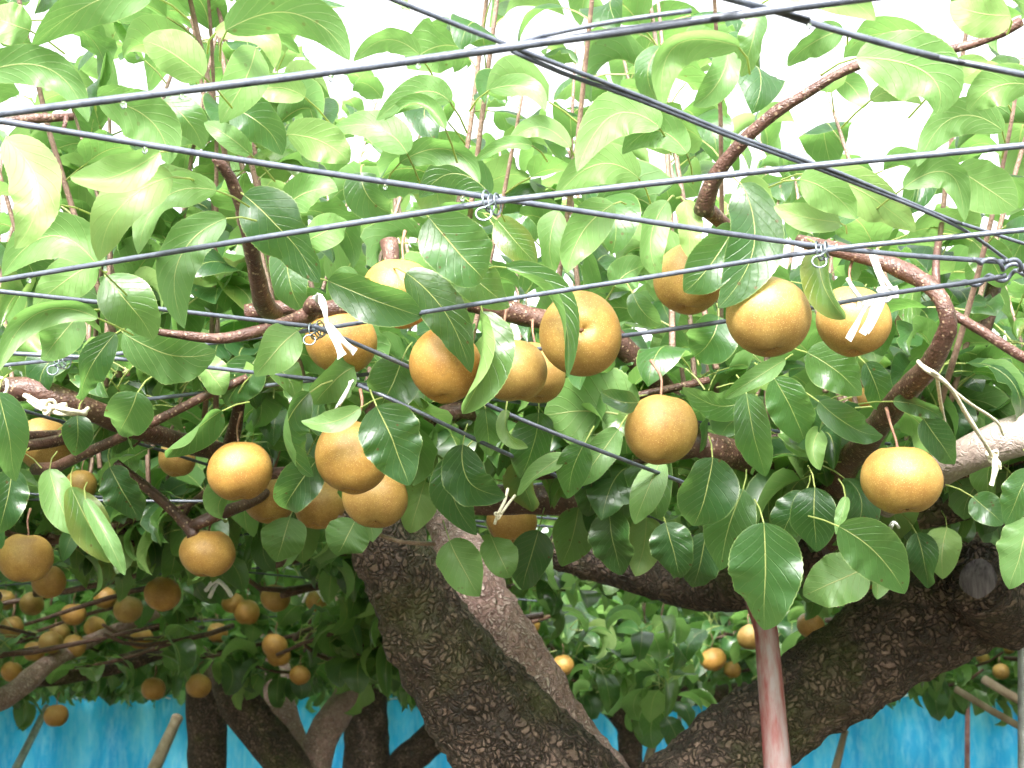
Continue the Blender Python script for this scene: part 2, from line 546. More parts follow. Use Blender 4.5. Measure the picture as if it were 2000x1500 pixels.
def bark_disp(amp, sc):
    def f(p, r, t):
        q = p * sc
        a = noise.noise(q * 0.35) * 1.2 + noise.noise(q) * 0.7
        d_, _ = noise.voronoi(Vector((q.x * 1.3, q.y * 1.3, q.z * 0.9)))
        a += min(d_[1] - d_[0], 0.45) * 1.6 - 0.3
        a += noise.noise(q * 3.1) * 0.35
        return a * amp
    return f

def limb(name, spec, parent, mat, sides=12, amp=None, sc=18.0, step=0.02, wobble=0.0):
    """spec rows: pixel x, pixel y, distance, diameter in pixels"""
    pts = [P(a, b_, d) for a, b_, d, w in spec]
    rad = [pxm(w, d) / 2 for a, b_, d, w in spec]
    pts, rad = catmull(pts, rad, step)
    if wobble:
        pts = [p + noise.noise_vector(p * 9.0) * wobble for p in pts]
    if amp is None:
        disp = lambda p, r, t: r * (0.12 * noise.noise(p * 40) + 0.10 * noise.noise(p * 14))
    else:
        disp = bark_disp(amp, sc)
    return tube(name, pts, rad, mat, parent, sides, disp)

# main tree
tx = T_MAIN.location
limb('trunk', [(1245, 2900, 2.6, 430), (1240, 2500, 2.6, 380), (1232, 2100, 2.6, 350), (1215, 1830, 2.58, 340)], T_MAIN, M_BARK, 48, 0.010, 18)
limb('limb', [(1230, 1900, 2.58, 330), (1150, 1660, 2.55, 290), (1028, 1490, 2.50, 246), (908, 1330, 2.46, 198), (820, 1200, 2.42, 164),
              (770, 1100, 2.38, 142), (742, 1030, 2.38, 134), (690, 960, 2.42, 130), (600, 900, 2.6, 90)], T_MAIN, M_BARK, 72, 0.011, 22, 0.012)
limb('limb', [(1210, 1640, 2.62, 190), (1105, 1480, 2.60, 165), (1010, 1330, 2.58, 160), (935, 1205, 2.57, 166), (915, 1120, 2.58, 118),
              (890, 1050, 2.64, 84), (860, 980, 2.75, 70)], T_MAIN, M_BARK_LIT, 56, 0.007, 26, 0.012)
limb('limb', [(1210, 1900, 2.58, 300), (1290, 1640, 2.56, 230), (1420, 1480, 2.55, 172), (1560, 1372, 2.54, 172), (1700, 1280, 2.52, 180), (1830, 1200, 2.50, 195),
              (1950, 1130, 2.46, 190), (2080, 1045, 2.42, 150), (2250, 930, 2.4, 120)], T_MAIN, M_BARK, 72, 0.010, 22, 0.012)
limb('limb', [(1080, 1070, 2.85, 80), (1230, 1105, 2.80, 96), (1360, 1136, 2.70, 112), (1500, 1124, 2.55, 108), (1620, 1052, 2.38, 96), (1730, 1008, 2.25, 85),
              (1860, 985, 2.2, 60), (2010, 960, 2.2, 48)], T_MAIN, M_BARK, 40, 0.006, 26, 0.015)
limb('branch', [(1290, 800, 1.95, 44), (1360, 862, 1.85, 52), (1450, 892, 1.9, 58), (1540, 930, 2.0, 66), (1605, 1000, 2.1, 74), (1640, 1070, 2.25, 70)], T_MAIN, M_BRANCH, 20, 0.0022, 40)
limb('branch', [(1615, 1030, 2.1, 58), (1640, 930, 1.92, 54), (1700, 850, 1.75, 52), (1760, 775, 1.62, 50), (1825, 700, 1.52, 44), (1852, 630, 1.47, 38),
                (1825, 565, 1.47, 36), (1740, 518, 1.50, 36), (1650, 492, 1.52, 32), (1560, 470, 1.56, 24)], T_MAIN, M_BRANCH, 20, 0.0016, 45, 0.012)
limb('branch', [(1858, 612, 1.5, 20), (1920, 648, 1.5, 21), (1985, 690, 1.5, 22), (2080, 740, 1.52, 22)], T_MAIN, M_BRANCH, 12)
limb('branch', [(1845, 760, 1.95, 46), (1900, 680, 1.92, 42), (1930, 610, 1.9, 36), (1945, 540, 1.9, 30)], T_MAIN, M_BRANCH, 12)
limb('branch', [(1828, 575, 1.5, 20), (1828, 520, 1.5, 16), (1832, 470, 1.52, 13)], T_MAIN, M_BRANCH, 10)
limb('branch', [(1190, 650, 1.75, 48), (1240, 700, 1.78, 46), (1300, 765, 1.84, 44), (1350, 840, 1.88, 46)], T_MAIN, M_BRANCH, 16, 0.0018, 45)
limb('branch', [(480, 610, 1.62, 32), (560, 600, 1.62, 34), (640, 606, 1.62, 34), (740, 590, 1.64, 36), (860, 590, 1.66, 38), (960, 600, 1.68, 42), (1060, 625, 1.70, 46), (1200, 660, 1.75, 46)],
     T_MAIN, M_BRANCH, 16, 0.0018, 45)
limb('branch', [(420, 308, 1.34, 20), (450, 348, 1.36, 25), (478, 425, 1.40, 28), (498, 520, 1.46, 34), (515, 592, 1.53, 42), (535, 612, 1.60, 38)], T_MAIN, M_BRANCH, 14, 0.0009, 60, 0.01)
limb('branch', [(1995, 42, 1.17, 20), (1930, 76, 1.18, 19), (1850, 98, 1.19, 21), (1690, 122, 1.21, 23), (1570, 185, 1.23, 25), (1495, 235, 1.25, 26), (1430, 300, 1.28, 30), (1390, 358, 1.31, 34), (1374, 412, 1.34, 46)],
     T_MAIN, M_BRANCH, 14, 0.0009, 60, 0.01)
limb('branch', [(1370, 400, 1.36, 40), (1400, 425, 1.38, 36), (1440, 460, 1.42, 26)], T_MAIN, M_BRANCH, 12)
limb('branch', [(300, 646, 1.43, 14), (370, 656, 1.44, 19), (440, 660, 1.45, 22), (520, 642, 1.47, 24), (600, 615, 1.52, 34), (622, 590, 1.56, 26)], T_MAIN, M_BRANCH, 14, 0.0008, 60, 0.01)
limb('branch', [(880, 985, 2.2, 46), (1000, 975, 2.15, 60), (1120, 985, 2.15, 56), (1240, 1010, 2.2, 50)], T_MAIN, M_BRANCH, 16, 0.002, 40)
limb('branch', [(760, 470, 1.6, 40), (765, 520, 1.6, 34), (750, 590, 1.62, 26)], T_MAIN, M_BRANCH, 12)
limb('branch', [(660, 1010, 2.0, 9), (720, 1035, 2.0, 9), (780, 1058, 2.0, 9), (850, 1062, 2.02, 8)], T_MAIN, M_SHOOT, 8)
limb('branch', [(800, 855, 1.85, 34), (900, 800, 1.8, 36), (1000, 840, 1.85, 32)], T_MAIN, M_BRANCH, 12)
# sawn stub on the right limb
c0, c1 = P(1975, 1190, 2.44), P(1912, 1130, 2.31)
ax = (c1 - c0).normalized()
V, Fc = tube_arrays([c0, c0.lerp(c1, 0.4), c0.lerp(c1, 0.8), c1, c1 + ax * 0.004, c1 - ax * 0.004], [0.075, 0.066, 0.060, 0.062, 0.056, 0.050], 40, bark_disp(0.005, 24), cap=False)
link('stub', mesh_arrays('stub', V, Fc), M_BARK, T_MAIN)
V, Fc = tube_arrays([c1 - ax * 0.006, c1 - ax * 0.002], [0.053, 0.051], 32, lambda p, r, t: 0.006 * noise.noise(p * 22))
link('cut_face', mesh_arrays('cut_face', V, Fc), M_CUT, T_MAIN)

# left neighbour
limb('trunk', [(-900, 2900, 2.3, 340), (-880, 2100, 2.3, 280), (-860, 1500, 2.3, 250), (-780, 1200, 2.25, 200)], T_LEFT, M_BARK, 24, 0.008, 18, 0.03)
limb('limb', [(-800, 1230, 2.25, 190), (-500, 980, 2.0, 120), (-200, 800, 1.8, 70), (0, 762, 1.72, 54), (90, 768, 1.72, 52), (170, 800, 1.75, 46), (290, 845, 1.85, 42), (420, 880, 2.0, 40), (520, 905, 2.1, 36)],
     T_LEFT, M_BRANCH, 18, 0.0020, 40)
limb('branch', [(225, 905, 1.95, 20), (310, 972, 1.98, 22), (368, 1028, 2.0, 26), (378, 1050, 2.0, 26)], T_LEFT, M_BRANCH, 12)
limb('branch', [(370, 1030, 2.0, 24), (430, 1003, 2.0, 26), (480, 985, 2.05, 24), (540, 950, 2.1, 20)], T_LEFT, M_BRANCH, 12)
limb('branch', [(-60, 236, 1.15, 22), (60, 232, 1.16, 22), (142, 228, 1.18, 18)], T_LEFT, M_BRANCH, 12)
limb('branch', [(130, 228, 1.17, 12), (122, 262, 1.17, 9)], T_LEFT, M_BRANCH, 8)
limb('branch', [(250, 860, 1.95, 40), (290, 820, 1.95, 36), (270, 780, 1.95, 30)], T_LEFT, M_BRANCH, 12)
limb('branch', [(440, 900, 2.05, 36), (460, 830, 2.0, 28), (470, 770, 1.95, 20)], T_LEFT, M_BRANCH, 12)
# right neighbour
limb('trunk', [(2700, 3000, 2.2, 340), (2680, 2000, 2.2, 280), (2640, 1300, 2.2, 240), (2560, 1050, 2.1, 190)], T_RIGHT, M_BARK, 24, 0.008, 18, 0.03)
limb('limb', [(2600, 1150, 2.15, 200), (2350, 880, 1.85, 130), (2150, 820, 1.75, 95), (2000, 848, 1.72, 84), (1920, 876, 1.74, 76), (1860, 905, 1.78, 66), (1800, 945, 1.85, 56), (1730, 990, 1.95, 44)],
     T_RIGHT, M_PALE, 32, 0.0014, 40, 0.012)
# far V tree
limb('trunk', [(590, 2200, 5.2, 120), (592, 1800, 5.2, 110), (590, 1545, 5.2, 110)], T_FARV, M_BARK, 18, 0.008, 14, 0.04)
limb('limb', [(590, 1590, 5.2, 95), (560, 1500, 5.2, 84), (510, 1430, 5.2, 78), (465, 1370, 5.2, 74), (430, 1320, 5.3, 60), (360, 1270, 5.4, 44)], T_FARV, M_BARK, 20, 0.010, 14, 0.04)
limb('limb', [(590, 1590, 5.25, 80), (610, 1500, 5.3, 70), (640, 1420, 5.3, 62), (672, 1370, 5.4, 50), (700, 1290, 5.6, 40), (690, 1210, 5.8, 28), (640, 1150, 6.0, 16)], T_FARV, M_BARK_LIT, 20, 0.008, 14, 0.04)
limb('limb', [(575, 1540, 5.4, 90), (555, 1440, 5.5, 80), (545, 1360, 5.5, 56), (540, 1280, 5.6, 40), (500, 1210, 5.8, 20)], T_FARV, M_BARK_LIT, 20, 0.008, 14, 0.04)
limb('trunk', [(410, 2100, 5.8, 84), (407, 1700, 5.8, 78), (405, 1500, 5.8, 76), (402, 1390, 5.8, 74), (392, 1310, 5.8, 58)], T_FARV, M_BARK, 18, 0.008, 14, 0.04)
# far dark tree
limb('trunk', [(720, 2100, 6.4, 100), (718, 1700, 6.4, 92), (716, 1500, 6.4, 88), (718, 1390, 6.4, 84), (715, 1250, 6.4, 70)], T_FARD, M_BARK, 18, 0.008, 12, 0.04)
limb('limb', [(735, 1560, 6.4, 60), (790, 1490, 6.4, 60), (860, 1430, 6.4, 60), (930, 1370, 6.4, 50)], T_FARD, M_BARK, 14, 0.006, 12, 0.04)
# far thin tree
limb('trunk', [(1232, 1930, 7.5, 52), (1232, 1600, 7.5, 48), (1232, 1480, 7.5, 46), (1230, 1400, 7.5, 50)], T_FART, M_BARK, 14, 0.006, 12, 0.04)
limb('limb', [(1230, 1430, 7.5, 44), (1262, 1390, 7.5, 42), (1330, 1362, 7.4, 40), (1440, 1352, 7.3, 36), (1560, 1330, 7.2, 30)], T_FART, M_BARK, 14, 0.006, 12, 0.04)
limb('limb', [(1230, 1430, 7.5, 44), (1205, 1392, 7.5, 40), (1150, 1355, 7.5, 34), (1060, 1320, 7.5, 28)], T_FART, M_BARK, 14, 0.006, 12, 0.04)
limb('limb', [(330, 1190, 4.9, 14), (200, 1240, 4.8, 24), (90, 1300, 4.6, 34), (10, 1362, 4.4, 44), (-80, 1390, 4.3, 50)], T_LEFT, M_BARK_LIT, 14, 0.006, 20, 0.04)
limb('limb', [(60, 1330, 4.8, 30), (220, 1300, 5.0, 36), (380, 1250, 5.2, 30)], T_FARV, M_BARK, 14, 0.006, 20, 0.04)

# ------------------------------------------------------------------ leaves
def wprof(t):
    w = np.power(np.clip(t, 0, 1), 0.55) * np.power(np.clip(1 - t, 0, 1), 0.80)
    w = w / (np.power(0.407, 0.55) * np.power(0.593, 0.80))
    return w

def blade(mid, side, nrm, halfw, n, m, fl, fr, curl, wave, phase, teeth, rnd):
    """blade over a midrib; left half is -side; fl/fr folds (radians, + toward nrm)"""
    t = np.linspace(0, 1, n)
    w = wprof(t) * halfw
    if teeth:
        w = w * (1 + 0.012 * np.where(np.arange(n) % 2 == 0, 1, -1))
    h = m // 2
    s = np.linspace(0, 1, h + 1)
    rows = []
    for sg, fold in ((-1, fl), (1, fr)):
        x = np.zeros((n, h + 1)); z = np.zeros((n, h + 1))
        for k in range(1, h + 1):
            sm = (s[k] + s[k - 1]) / 2
            f = fold if np.ndim(fold) else np.full(n, fold)
            a = f * min(1.0, 0.25 + sm * 1.5) + curl * sm
            x[:, k] = x[:, k - 1] + np.cos(a) / h
            z[:, k] = z[:, k - 1] + np.sin(a) / h
        z = z + wave * (s[None, :] ** 2) * np.sin(t[:, None] * 13 + 3 * np.sin(t[:, None] * 5 + phase) + phase + (0.8 if sg > 0 else 0))
        rows.append((sg * x * w[:, None], z * w[:, None]))
    X = np.concatenate([rows[0][0][:, :0:-1], rows[1][0]], axis=1)
    Z = np.concatenate([rows[0][1][:, :0:-1], rows[1][1]], axis=1)
    V = mid[:, None, :] + X[:, :, None] * side[:, None, :] + Z[:, :, None] * nrm[:, None, :]
    mm = 2 * h + 1
    uu = np.linspace(0, 1, mm)[None, :].repeat(n, 0)
    vv = t[:, None].repeat(mm, 1)
    i = np.arange(n - 1)[:, None]; j = np.arange(mm - 1)[None, :]
    a = i * mm + j
    Fq = np.stack([a, a + 1, a + mm + 1, a + mm], -1).reshape(-1, 4)
    UV = np.stack([uu, vv], -1).reshape(-1, 2)
    return V.reshape(-1, 3), Fq, UV

def petiole(pts, r0, r1, sides=4):
    rad = np.linspace(r0, r1, len(pts))
    V, Fq = tube_arrays([Vector(p) for p in pts], list(rad), sides, cap=False)
    V = np.array([tuple(v) for v in V])
    return V, np.array(Fq), np.tile([0.5, 0.02], (len(V), 1))

def merge(parts):
    V, Fq, UV, off = [], [], [], 0
    for v, f, u in parts:
        V.append(v); Fq.append(f + off); UV.append(u); off += len(v)
    return np.concatenate(V), np.concatenate(Fq), np.concatenate(UV)

# --- shared shapes: unit-length blade, origin at the foot of the petiole, +Y outward, +Z upper side
def shape_arrays(prm, n, m, pet):
    bend0, bend1, fold, asym, curl, wave, wid, twist, sway, phase = prm
    t = np.linspace(0, 1, 60)
    ang = bend0 - (bend0 + bend1) * t ** 1.1
    sw = sway * t
    dirs = np.stack([np.sin(sw) * np.cos(ang), np.cos(sw) * np.cos(ang), np.sin(ang)], -1)
    pos = np.concatenate([[[0, 0, 0]], np.cumsum((dirs[1:] + dirs[:-1]) / 2, axis=0) / 59.0])
    pl = 0.36
    p0 = np.array([0, pl * math.cos(bend0 * 0.9), pl * math.sin(bend0 * 0.9)])
    pos = pos + p0
    tt = np.linspace(0, 1, n)
    mid = np.stack([np.interp(tt, t, pos[:, k]) for k in range(3)], -1)
    T = np.stack([np.interp(tt, t, dirs[:, k]) for k in range(3)], -1)
    T /= np.linalg.norm(T, axis=1, keepdims=True)
    side = np.cross(T, np.array([0, 0, 1.0]) * np.cos(0) + np.array([0, 0.001, 0]))
    bad = np.linalg.norm(side, axis=1) < 0.2
    side[bad] = [1, 0, 0]
    side = np.stack([np.cos(sw if n == 60 else np.interp(tt, t, sw)), -np.sin(np.interp(tt, t, sw)), np.zeros(n)], -1)
    nrm = np.cross(side, T)
    tw = twist * tt
    s2 = side * np.cos(tw)[:, None] + nrm * np.sin(tw)[:, None]
    n2 = np.cross(s2, T)
    parts = [blade(mid, s2, n2, wid / 2, n, m, fold + asym, fold - asym, curl, wave, phase, False, 0)]
    if pet:
        q = [np.array([0, 0, 0]), p0 * 0.5 + np.array([0, 0, 0.02]), p0]
        parts.append(petiole(q, 0.013, 0.010, 3))
    return merge(parts)

SHAPES = []
for k in range(44):
    SHAPES.append((random.uniform(0.2, 1.0), random.uniform(0.6, 2.2), random.uniform(0.1, 1.0) * random.choice((1, 1, 1, -0.6)), random.uniform(-0.3, 0.3),
                   random.uniform(-0.9, 0.9), random.uniform(0.02, 0.26), random.uniform(0.48, 0.76), random.uniform(-0.7, 0.7),
                   random.uniform(-0.4, 0.4), random.uniform(0, 6)))
HI = [shape_arrays(s, 15, 6, True) for s in SHAPES]
LO = [shape_arrays(s, 9, 4, True) for s in SHAPES]
FAR = [shape_arrays(s, 6, 2, False) for s in SHAPES]
HI_ME = []
for k, (v, f, u) in enumerate(HI):
    me = mesh_arrays('leaf', v, f, u, np.full(len(v), (k * 0.37) % 1.0 * 0.5))
    me.materials.append(M_LEAF)
    HI_ME.append(me)

# --- leaves that stand out one by one: midrib from stalk to tip, as they hang in front
HERO = []
def H(bx, by, tx_, ty_, w, ox=0, oy=0, d=1.4, face='u', fl=14, fr=14, dz=0.0, roll=None, curl=0.0, tree=None, pet=46):
    HERO.append((bx, by, tx_, ty_, w, ox, oy, d, face, fl, fr, dz, roll, curl, tree, pet))

# upper left
H(300, -10, 62, 95, 100, 0, -38, 1.02, 'd', 10, -25)
H(-50, 150, 172, 240, 85, 30, -62, 1.05, 'd', 30, 20)
H(398, 150, 282, 80, 100, -6, -12, 1.10, 'd', -30, -30, roll=10)
H(440, 60, 682, 118, 115, 20, -62, 1.03, 'd', 10, -20)
H(420, 62, 536, 132, 60, 30, -28, 1.15, 'd', 25, 10)
H(500, 92, 428, 240, 92, 12, -5, 1.18, 'd', 12, 12)
H(820, 108, 690, 120, 56, 0, -36, 1.18, 'd')
H(880, 200, 735, 236, 66, 10, -38, 1.18, 'd')
H(870, 252, 750, 236, 44, 8, -42, 1.16, 'd', 80, 20)
H(596, 190, 480, 192, 66, 0, -20, 1.25, 'd')
H(445, 212, 552, 302, 100, 8, -18, 1.26, 'u', 5, 5)
H(318, 196, 396, 292, 78, 10, -8, 1.25, 'u', 8, 8)
H(190, 190, 332, 322, 118, 30, -22, 1.14, 'd', 15, 20)
H(312, 296, 138, 345, 84, -8, 26, 1.12, 'd', 45, 35)
H(490, 302, 398, 240, 46, 0, -6, 1.20, 'd', 40, 5)
H(560, 262, 682, 318, 86, 10, -12, 1.26, 'd', 12, 12)
H(795, 300, 648, 250, 76, 18, -24, 1.28, 'd')
H(780, 318, 938, 358, 66, 16, -46, 1.30, 'd', 25, 25)
H(958, 380, 818, 386, 86, 0, -44, 1.34, 'u', -10, -10)
H(704, 336, 762, 416, 90, -12, 10, 1.34, 'u', 60, 30)
H(338, 345, 192, 512, 104, -26, -28, 1.16, 'd', 12, 15)
H(424, 372, 270, 498, 78, -30, -46, 1.20, 'd', 40, 20)
H(442, 426, 360, 642, 92, -52, -26, 1.26, 'd', 20, 60)
H(476, 380, 626, 552, 122, 2, -12, 1.36, 'u', 12, 18)
H(195, 525, 5, 540, 104, 0, -72, 1.30, 'd', 15, 40)
H(190, 512, 66, 600, 84, 0, -8, 1.42, 'd', 10, 10)
H(205, 540, 300, 662, 104, 5, 0, 1.36, 'u', 6, 10)
H(192, 622, -4, 728, 66, -22, -62, 1.30, 'd', 25, 35)
H(152, 616, 80, 702, 80, 0, 0, 1.46, 'd')
H(240, 650, 424, 690, 120, 0, 22, 1.48, 'd', 10, 12)
H(582, 645, 500, 736, 86, -4, -4, 1.48, 'd', 10, 12)
H(226, 650, 164, 782, 70, -24, 12, 1.44, 'u', 20, 50)
H(10, 270, 28, 486, 110, 56, -4, 1.12, 'd', 10, 30)
H(268, 766, 228, 850, 92, 4, 0, 1.56, 'u', 10, 20)
H(434, 802, 326, 892, 84, -6, -2, 1.62, 'u', 8, 95)
H(150, 812, 146, 888, 60, 4, 0, 1.70, 'u')
H(-4, 766, 30, 940, 84, 4, 0, 1.56, 'u', 10, 18)
H(24, 916, -6, 1046, 74, 4, 0, 1.70, 'u')
H(96, 916, 148, 1045, 66, -4, 6, 1.80, 'd')
H(138, 950, 220, 1098, 78, 0, 10, 1.78, 'u')
H(166, 974, 244, 1124, 40, 6, 6, 1.74, 'd', 40, 20)
H(214, 912, 272, 1018, 80, 0, 0, 1.82, 'u')
H(605, 766, 614, 932, 90, -52, 4, 1.54, 'u', 10, 105)
H(620, 896, 556, 992, 88, -10, 10, 1.60, 'u', 20, 20)
H(704, 796, 588, 822, 46, 0, 16, 1.52, 'd')
H(692, 716, 614, 794, 84, -6, -6, 1.64, 'd')
H(735, 793, 798, 947, 122, 2, -6, 1.47, 'u', 7, 9, roll=4)
H(786, 700, 738, 802, 104, 4, 0, 1.62, 'u', 12, 12)
H(640, 548, 823, 618, 96, 14, 8, 1.40, 'u', 14, 14, roll=-14)
H(792, 532, 921, 728, 88, 14, -18, 1.455, 'u', 10, 14)
H(942, 608, 904, 808, 116, 22, 0, 1.42, 'u', 8, 118, roll=0, curl=0.2)
H(988, 522, 1108, 738, 78, 42, -34, 1.395, 'u', 12, 112, roll=0, curl=0.2)
H(876, 488, 999, 598, 86, 0, 10, 1.44, 'u', 10, 12)
H(838, 424, 944, 546, 140, 10, 14, 1.36, 'u', 10, 24, roll=6)
H(970, 428, 1048, 518, 70, 0, 0, 1.42, 'u', 10, 10)
H(872, 488, 912, 604, 62, 0, 0, 1.48, 'u')
H(1092, 412, 1084, 534, 64, -14, 0, 1.40, 'd', 30, 30)
H(1198, 398, 1108, 532, 86, -16, -10, 1.38, 'd', 14, 20)
H(1248, 348, 1082, 392, 84, 0, -48, 1.34, 'd', 20, 25)
H(1290, 250, 1128, 334, 98, -12, -66, 1.26, 'd', 15, 20)
H(1342, 300, 1216, 302, 76, 0, -46, 1.28, 'd', 25, 15)
H(1114, 288, 990, 284, 48, 0, -38, 1.30, 'd')
H(1040, 284, 928, 314, 36, 0, -14, 1.30, 'd', 30, 30)
H(954, 176, 1064, 218, 50, 20, -26, 1.28, 'd')
# upper right
H(1446, 92, 1296, 214, 96, -52, -62, 1.02, 'd', 10, 60)
H(1290, 90, 1300, 212, 60, -30, 0, 1.04, 'u', 10, 10)
H(1424, 98, 1356, 206, 70, 12, 10, 1.08, 'd', 25, 25)
H(1478, 24, 1446, 152, 64, 6, 0, 1.06, 'u', 10, 10)
H(1648, 58, 1538, 130, 66, -6, -10, 1.16, 'd')
H(1520, -14, 1710, 40, 90, 10, -28, 1.12, 'd')
H(1672, 112, 1832, 224, 140, 56, -26, 1.10, 'd', 8, 20)
H(1700, 196, 1802, 204, 42, 0, -22, 1.14, 'd')
H(1836, 166, 1928, 120, 44, 0, -14, 1.12, 'd', 30, 10)
H(1974, 30, 1856, 4, 96, -6, 8, 1.10, 'd')
H(2020, 168, 1890, 220, 88, -10, -24, 1.12, 'd')
H(1960, 256, 1790, 328, 78, -12, -62, 1.20, 'd', 15, 20)
H(1764, 368, 1884, 434, 70, 28, -62, 1.22, 'd', 20, 40)
H(1868, 330, 1986, 410, 104, 4, 0, 1.24, 'd', 5, 10)
H(1586, 338, 1788, 456, 92, 12, -14, 1.27, 'd', 10, 25)
H(1562, 350, 1672, 428, 84, 4, -14, 1.26, 'd', 20, 20)
H(1642, 434, 1512, 404, 60, 0, 6, 1.30, 'd')
H(1448, 358, 1402, 602, 118, 46, 4, 1.335, 'u', 10, 16, roll=8)
H(1436, 440, 1336, 572, 104, 2, 10, 1.345, 'u', 10, 14)
H(1304, 392, 1290, 544, 66, -26, 0, 1.34, 'd', 25, 45)
H(1338, 392, 1346, 504, 56, 4, 0, 1.36, 'd', 20, 20)
H(1598, 488, 1652, 624, 92, -14, 6, 1.34, 'u', 105, 12)
H(1236, 572, 1292, 634, 50, -6, 8, 1.46, 'u', 50, 10)
H(1246, 818, 1062, 812, 178, 0, -12, 1.78, 'd', 6, 8)
H(1246, 786, 1172, 764, 46, 0, 8, 1.58, 'u', 50, 30)
H(904, 868, 988, 970, 92, -28, 22, 1.62, 'u', 12, 20)
H(900, 892, 932, 1044, 86, -32, 0, 1.68, 'u')
H(948, 798, 958, 890, 54, 0, 0, 1.62, 'u', 20, 20)
H(988, 800, 1032, 874, 38, -16, 12, 1.60, 'd', 40, 20)
H(1052, 806, 1014, 938, 92, 8, 0, 1.68, 'u', 14, 14)
H(1104, 888, 1008, 968, 44, -4, -4, 1.66, 'd', 45, 10)
H(1142, 866, 1110, 972, 66, -8, 0, 1.64, 'u', 14, 20)
H(1208, 838, 1124, 954, 62, 0, 0, 1.68, 'd')
H(1292, 896, 1240, 1024, 60, -4, 4, 1.72, 'd')
H(1392, 893, 1354, 1030, 120, 6, 0, 1.56, 'u', 10, 14)
H(1452, 956, 1408, 1112, 96, -8, 0, 1.62, 'u', 12, 12)
H(1492, 1020, 1490, 1234, 138, 4, 0, 1.54, 'u', 16, 10, dz=0.03, roll=-10)
H(1574, 962, 1528, 1052, 74, -8, 4, 1.66, 'u')
H(1592, 952, 1596, 1076, 92, -4, 0, 1.62, 'u', 14, 14)
H(1652, 970, 1632, 1044, 26, 2, 0, 1.60, 'd', 30, 10)
H(1638, 1028, 1766, 1157, 106, 10, -12, 1.58, 'u', 7, 10, roll=-6)
H(1694, 1108, 1568, 1164, 100, 0, 0, 1.80, 'd')
H(1458, 768, 1496, 932, 80, -4, 0, 1.60, 'u', 20, 20)
H(1512, 738, 1572, 868, 86, 6, 0, 1.64, 'u', 18, 18)
H(1458, 782, 1334, 756, 64, 0, 22, 1.62, 'u')
H(1534, 702, 1414, 778, 44, -4, 2, 1.56, 'd', 35, 10)
H(1576, 688, 1684, 772, 92, 4, -6, 1.66, 'u', 10, 14)
H(1600, 784, 1722, 852, 66, 0, 14, 1.62, 'u', 16, 16)
H(1690, 708, 1722, 804, 62, 6, 0, 1.62, 'u')
H(1404, 618, 1358, 694, 104, 6, 10, 1.66, 'u', 10, 10)
H(1602, 838, 1602, 918, 52, -14, 0, 1.66, 'd', 20, 60)
H(1804, 818, 1866, 908, 66, 0, 0, 1.60, 'u')
H(1744, 784, 1842, 818, 42, 4, -8, 1.60, 'u', 30, 10)
H(2012, 916, 1964, 1024, 70, 0, 0, 1.60, 'u')
H(1900, 970, 1962, 1024, 60, 0, 0, 1.72, 'u')
H(2012, 1010, 1972, 1150, 92, 0, 0, 1.80, 'd')
H(878, 1056, 938, 1164, 88, -4, 0, 1.92, 'd')
H(694, 1016, 658, 1088, 84, 0, 0, 1.90, 'd')
H(566, 1010, 540, 1100, 86, 0, 0, 2.1, 'd')
H(1052, 1036, 1018, 1154, 84, 0, 0, 2.0, 'u')
H(1072, 1078, 1092, 1152, 28, -14, 6, 2.6, 'd', 30, 30)
H(1200, 560, 1262, 520, 70, -4, -8, 1.56, 'd')
H(1046, 470, 980, 420, 60, 0, 0, 1.5, 'u')
H(560, 480, 590, 610, 80, -10, 0, 1.50, 'u')
H(700, 540, 640, 580, 56, 0, -8, 1.46, 'd')
H(600, 470, 680, 430, 70, 0, 0, 1.52, 'd')
H(1690, 560, 1640, 600, 60, 0, 0, 1.62, 'u')
H(1900, 470, 1960, 560, 80, 10, 0, 1.62, 'u')
H(1940, 480, 1890, 560, 60, 0, 0, 1.7, 'd')

# leaves hanging over the dark level limb
H(1130, 990, 1098, 1108, 84, 4, 0, 1.95, 'u', 16, 16)
H(1190, 1000, 1214, 1120, 88, -4, 0, 1.90, 'u', 12, 20)
H(1262, 1010, 1240, 1126, 76, 6, 0, 2.00, 'd', 14, 14)
H(1300, 1020, 1330, 1130, 84, 0, 0, 1.86, 'u', 14, 18)
H(1378, 1040, 1352, 1150, 80, 4, 0, 1.90, 'u', 20, 12)
H(1160, 900, 1150, 1010, 78, 0, 0, 1.86, 'u', 14, 14)
H(1228, 930, 1196, 1024, 70, 0, 0, 1.88, 'u', 14, 14)
H(1500, 1060, 1560, 1150, 76, 0, 0, 1.90, 'u', 14, 14)
H(1700, 1060, 1712, 1170, 70, 8, 0, 1.95, 'd', 14, 30)
H(1790, 1040, 1812, 1150, 66, 4, 0, 1.90, 'u', 30, 14)
H(1850, 1030, 1842, 1130, 70, -6, 0, 1.95, 'd', 14, 14)
H(960, 1050, 996, 1130, 70, 0, 0, 1.98, 'd', 14, 14)
H(1010, 900, 1040, 1000, 76, 0, 0, 1.80, 'u', 14, 14)
H(830, 940, 800, 1040, 74, 0, 0, 1.86, 'd', 14, 14)
H(500, 700, 440, 790, 84, 0, 0, 1.72, 'u', 14, 14)
H(390, 700, 440, 770, 70, 0, 0, 1.70, 'd', 14, 14)
H(80, 640, 20, 700, 76, 0, -8, 1.62, 'd', 14, 14)
H(560, 400, 660, 372, 84, 0, -14, 1.44, 'd', 14, 14)
H(120, 400, 40, 460, 90, 0, -14, 1.34, 'd', 14, 14)
H(60, 60, -30, 30, 90, 0, 0, 1.20, 'd', 14, 14)

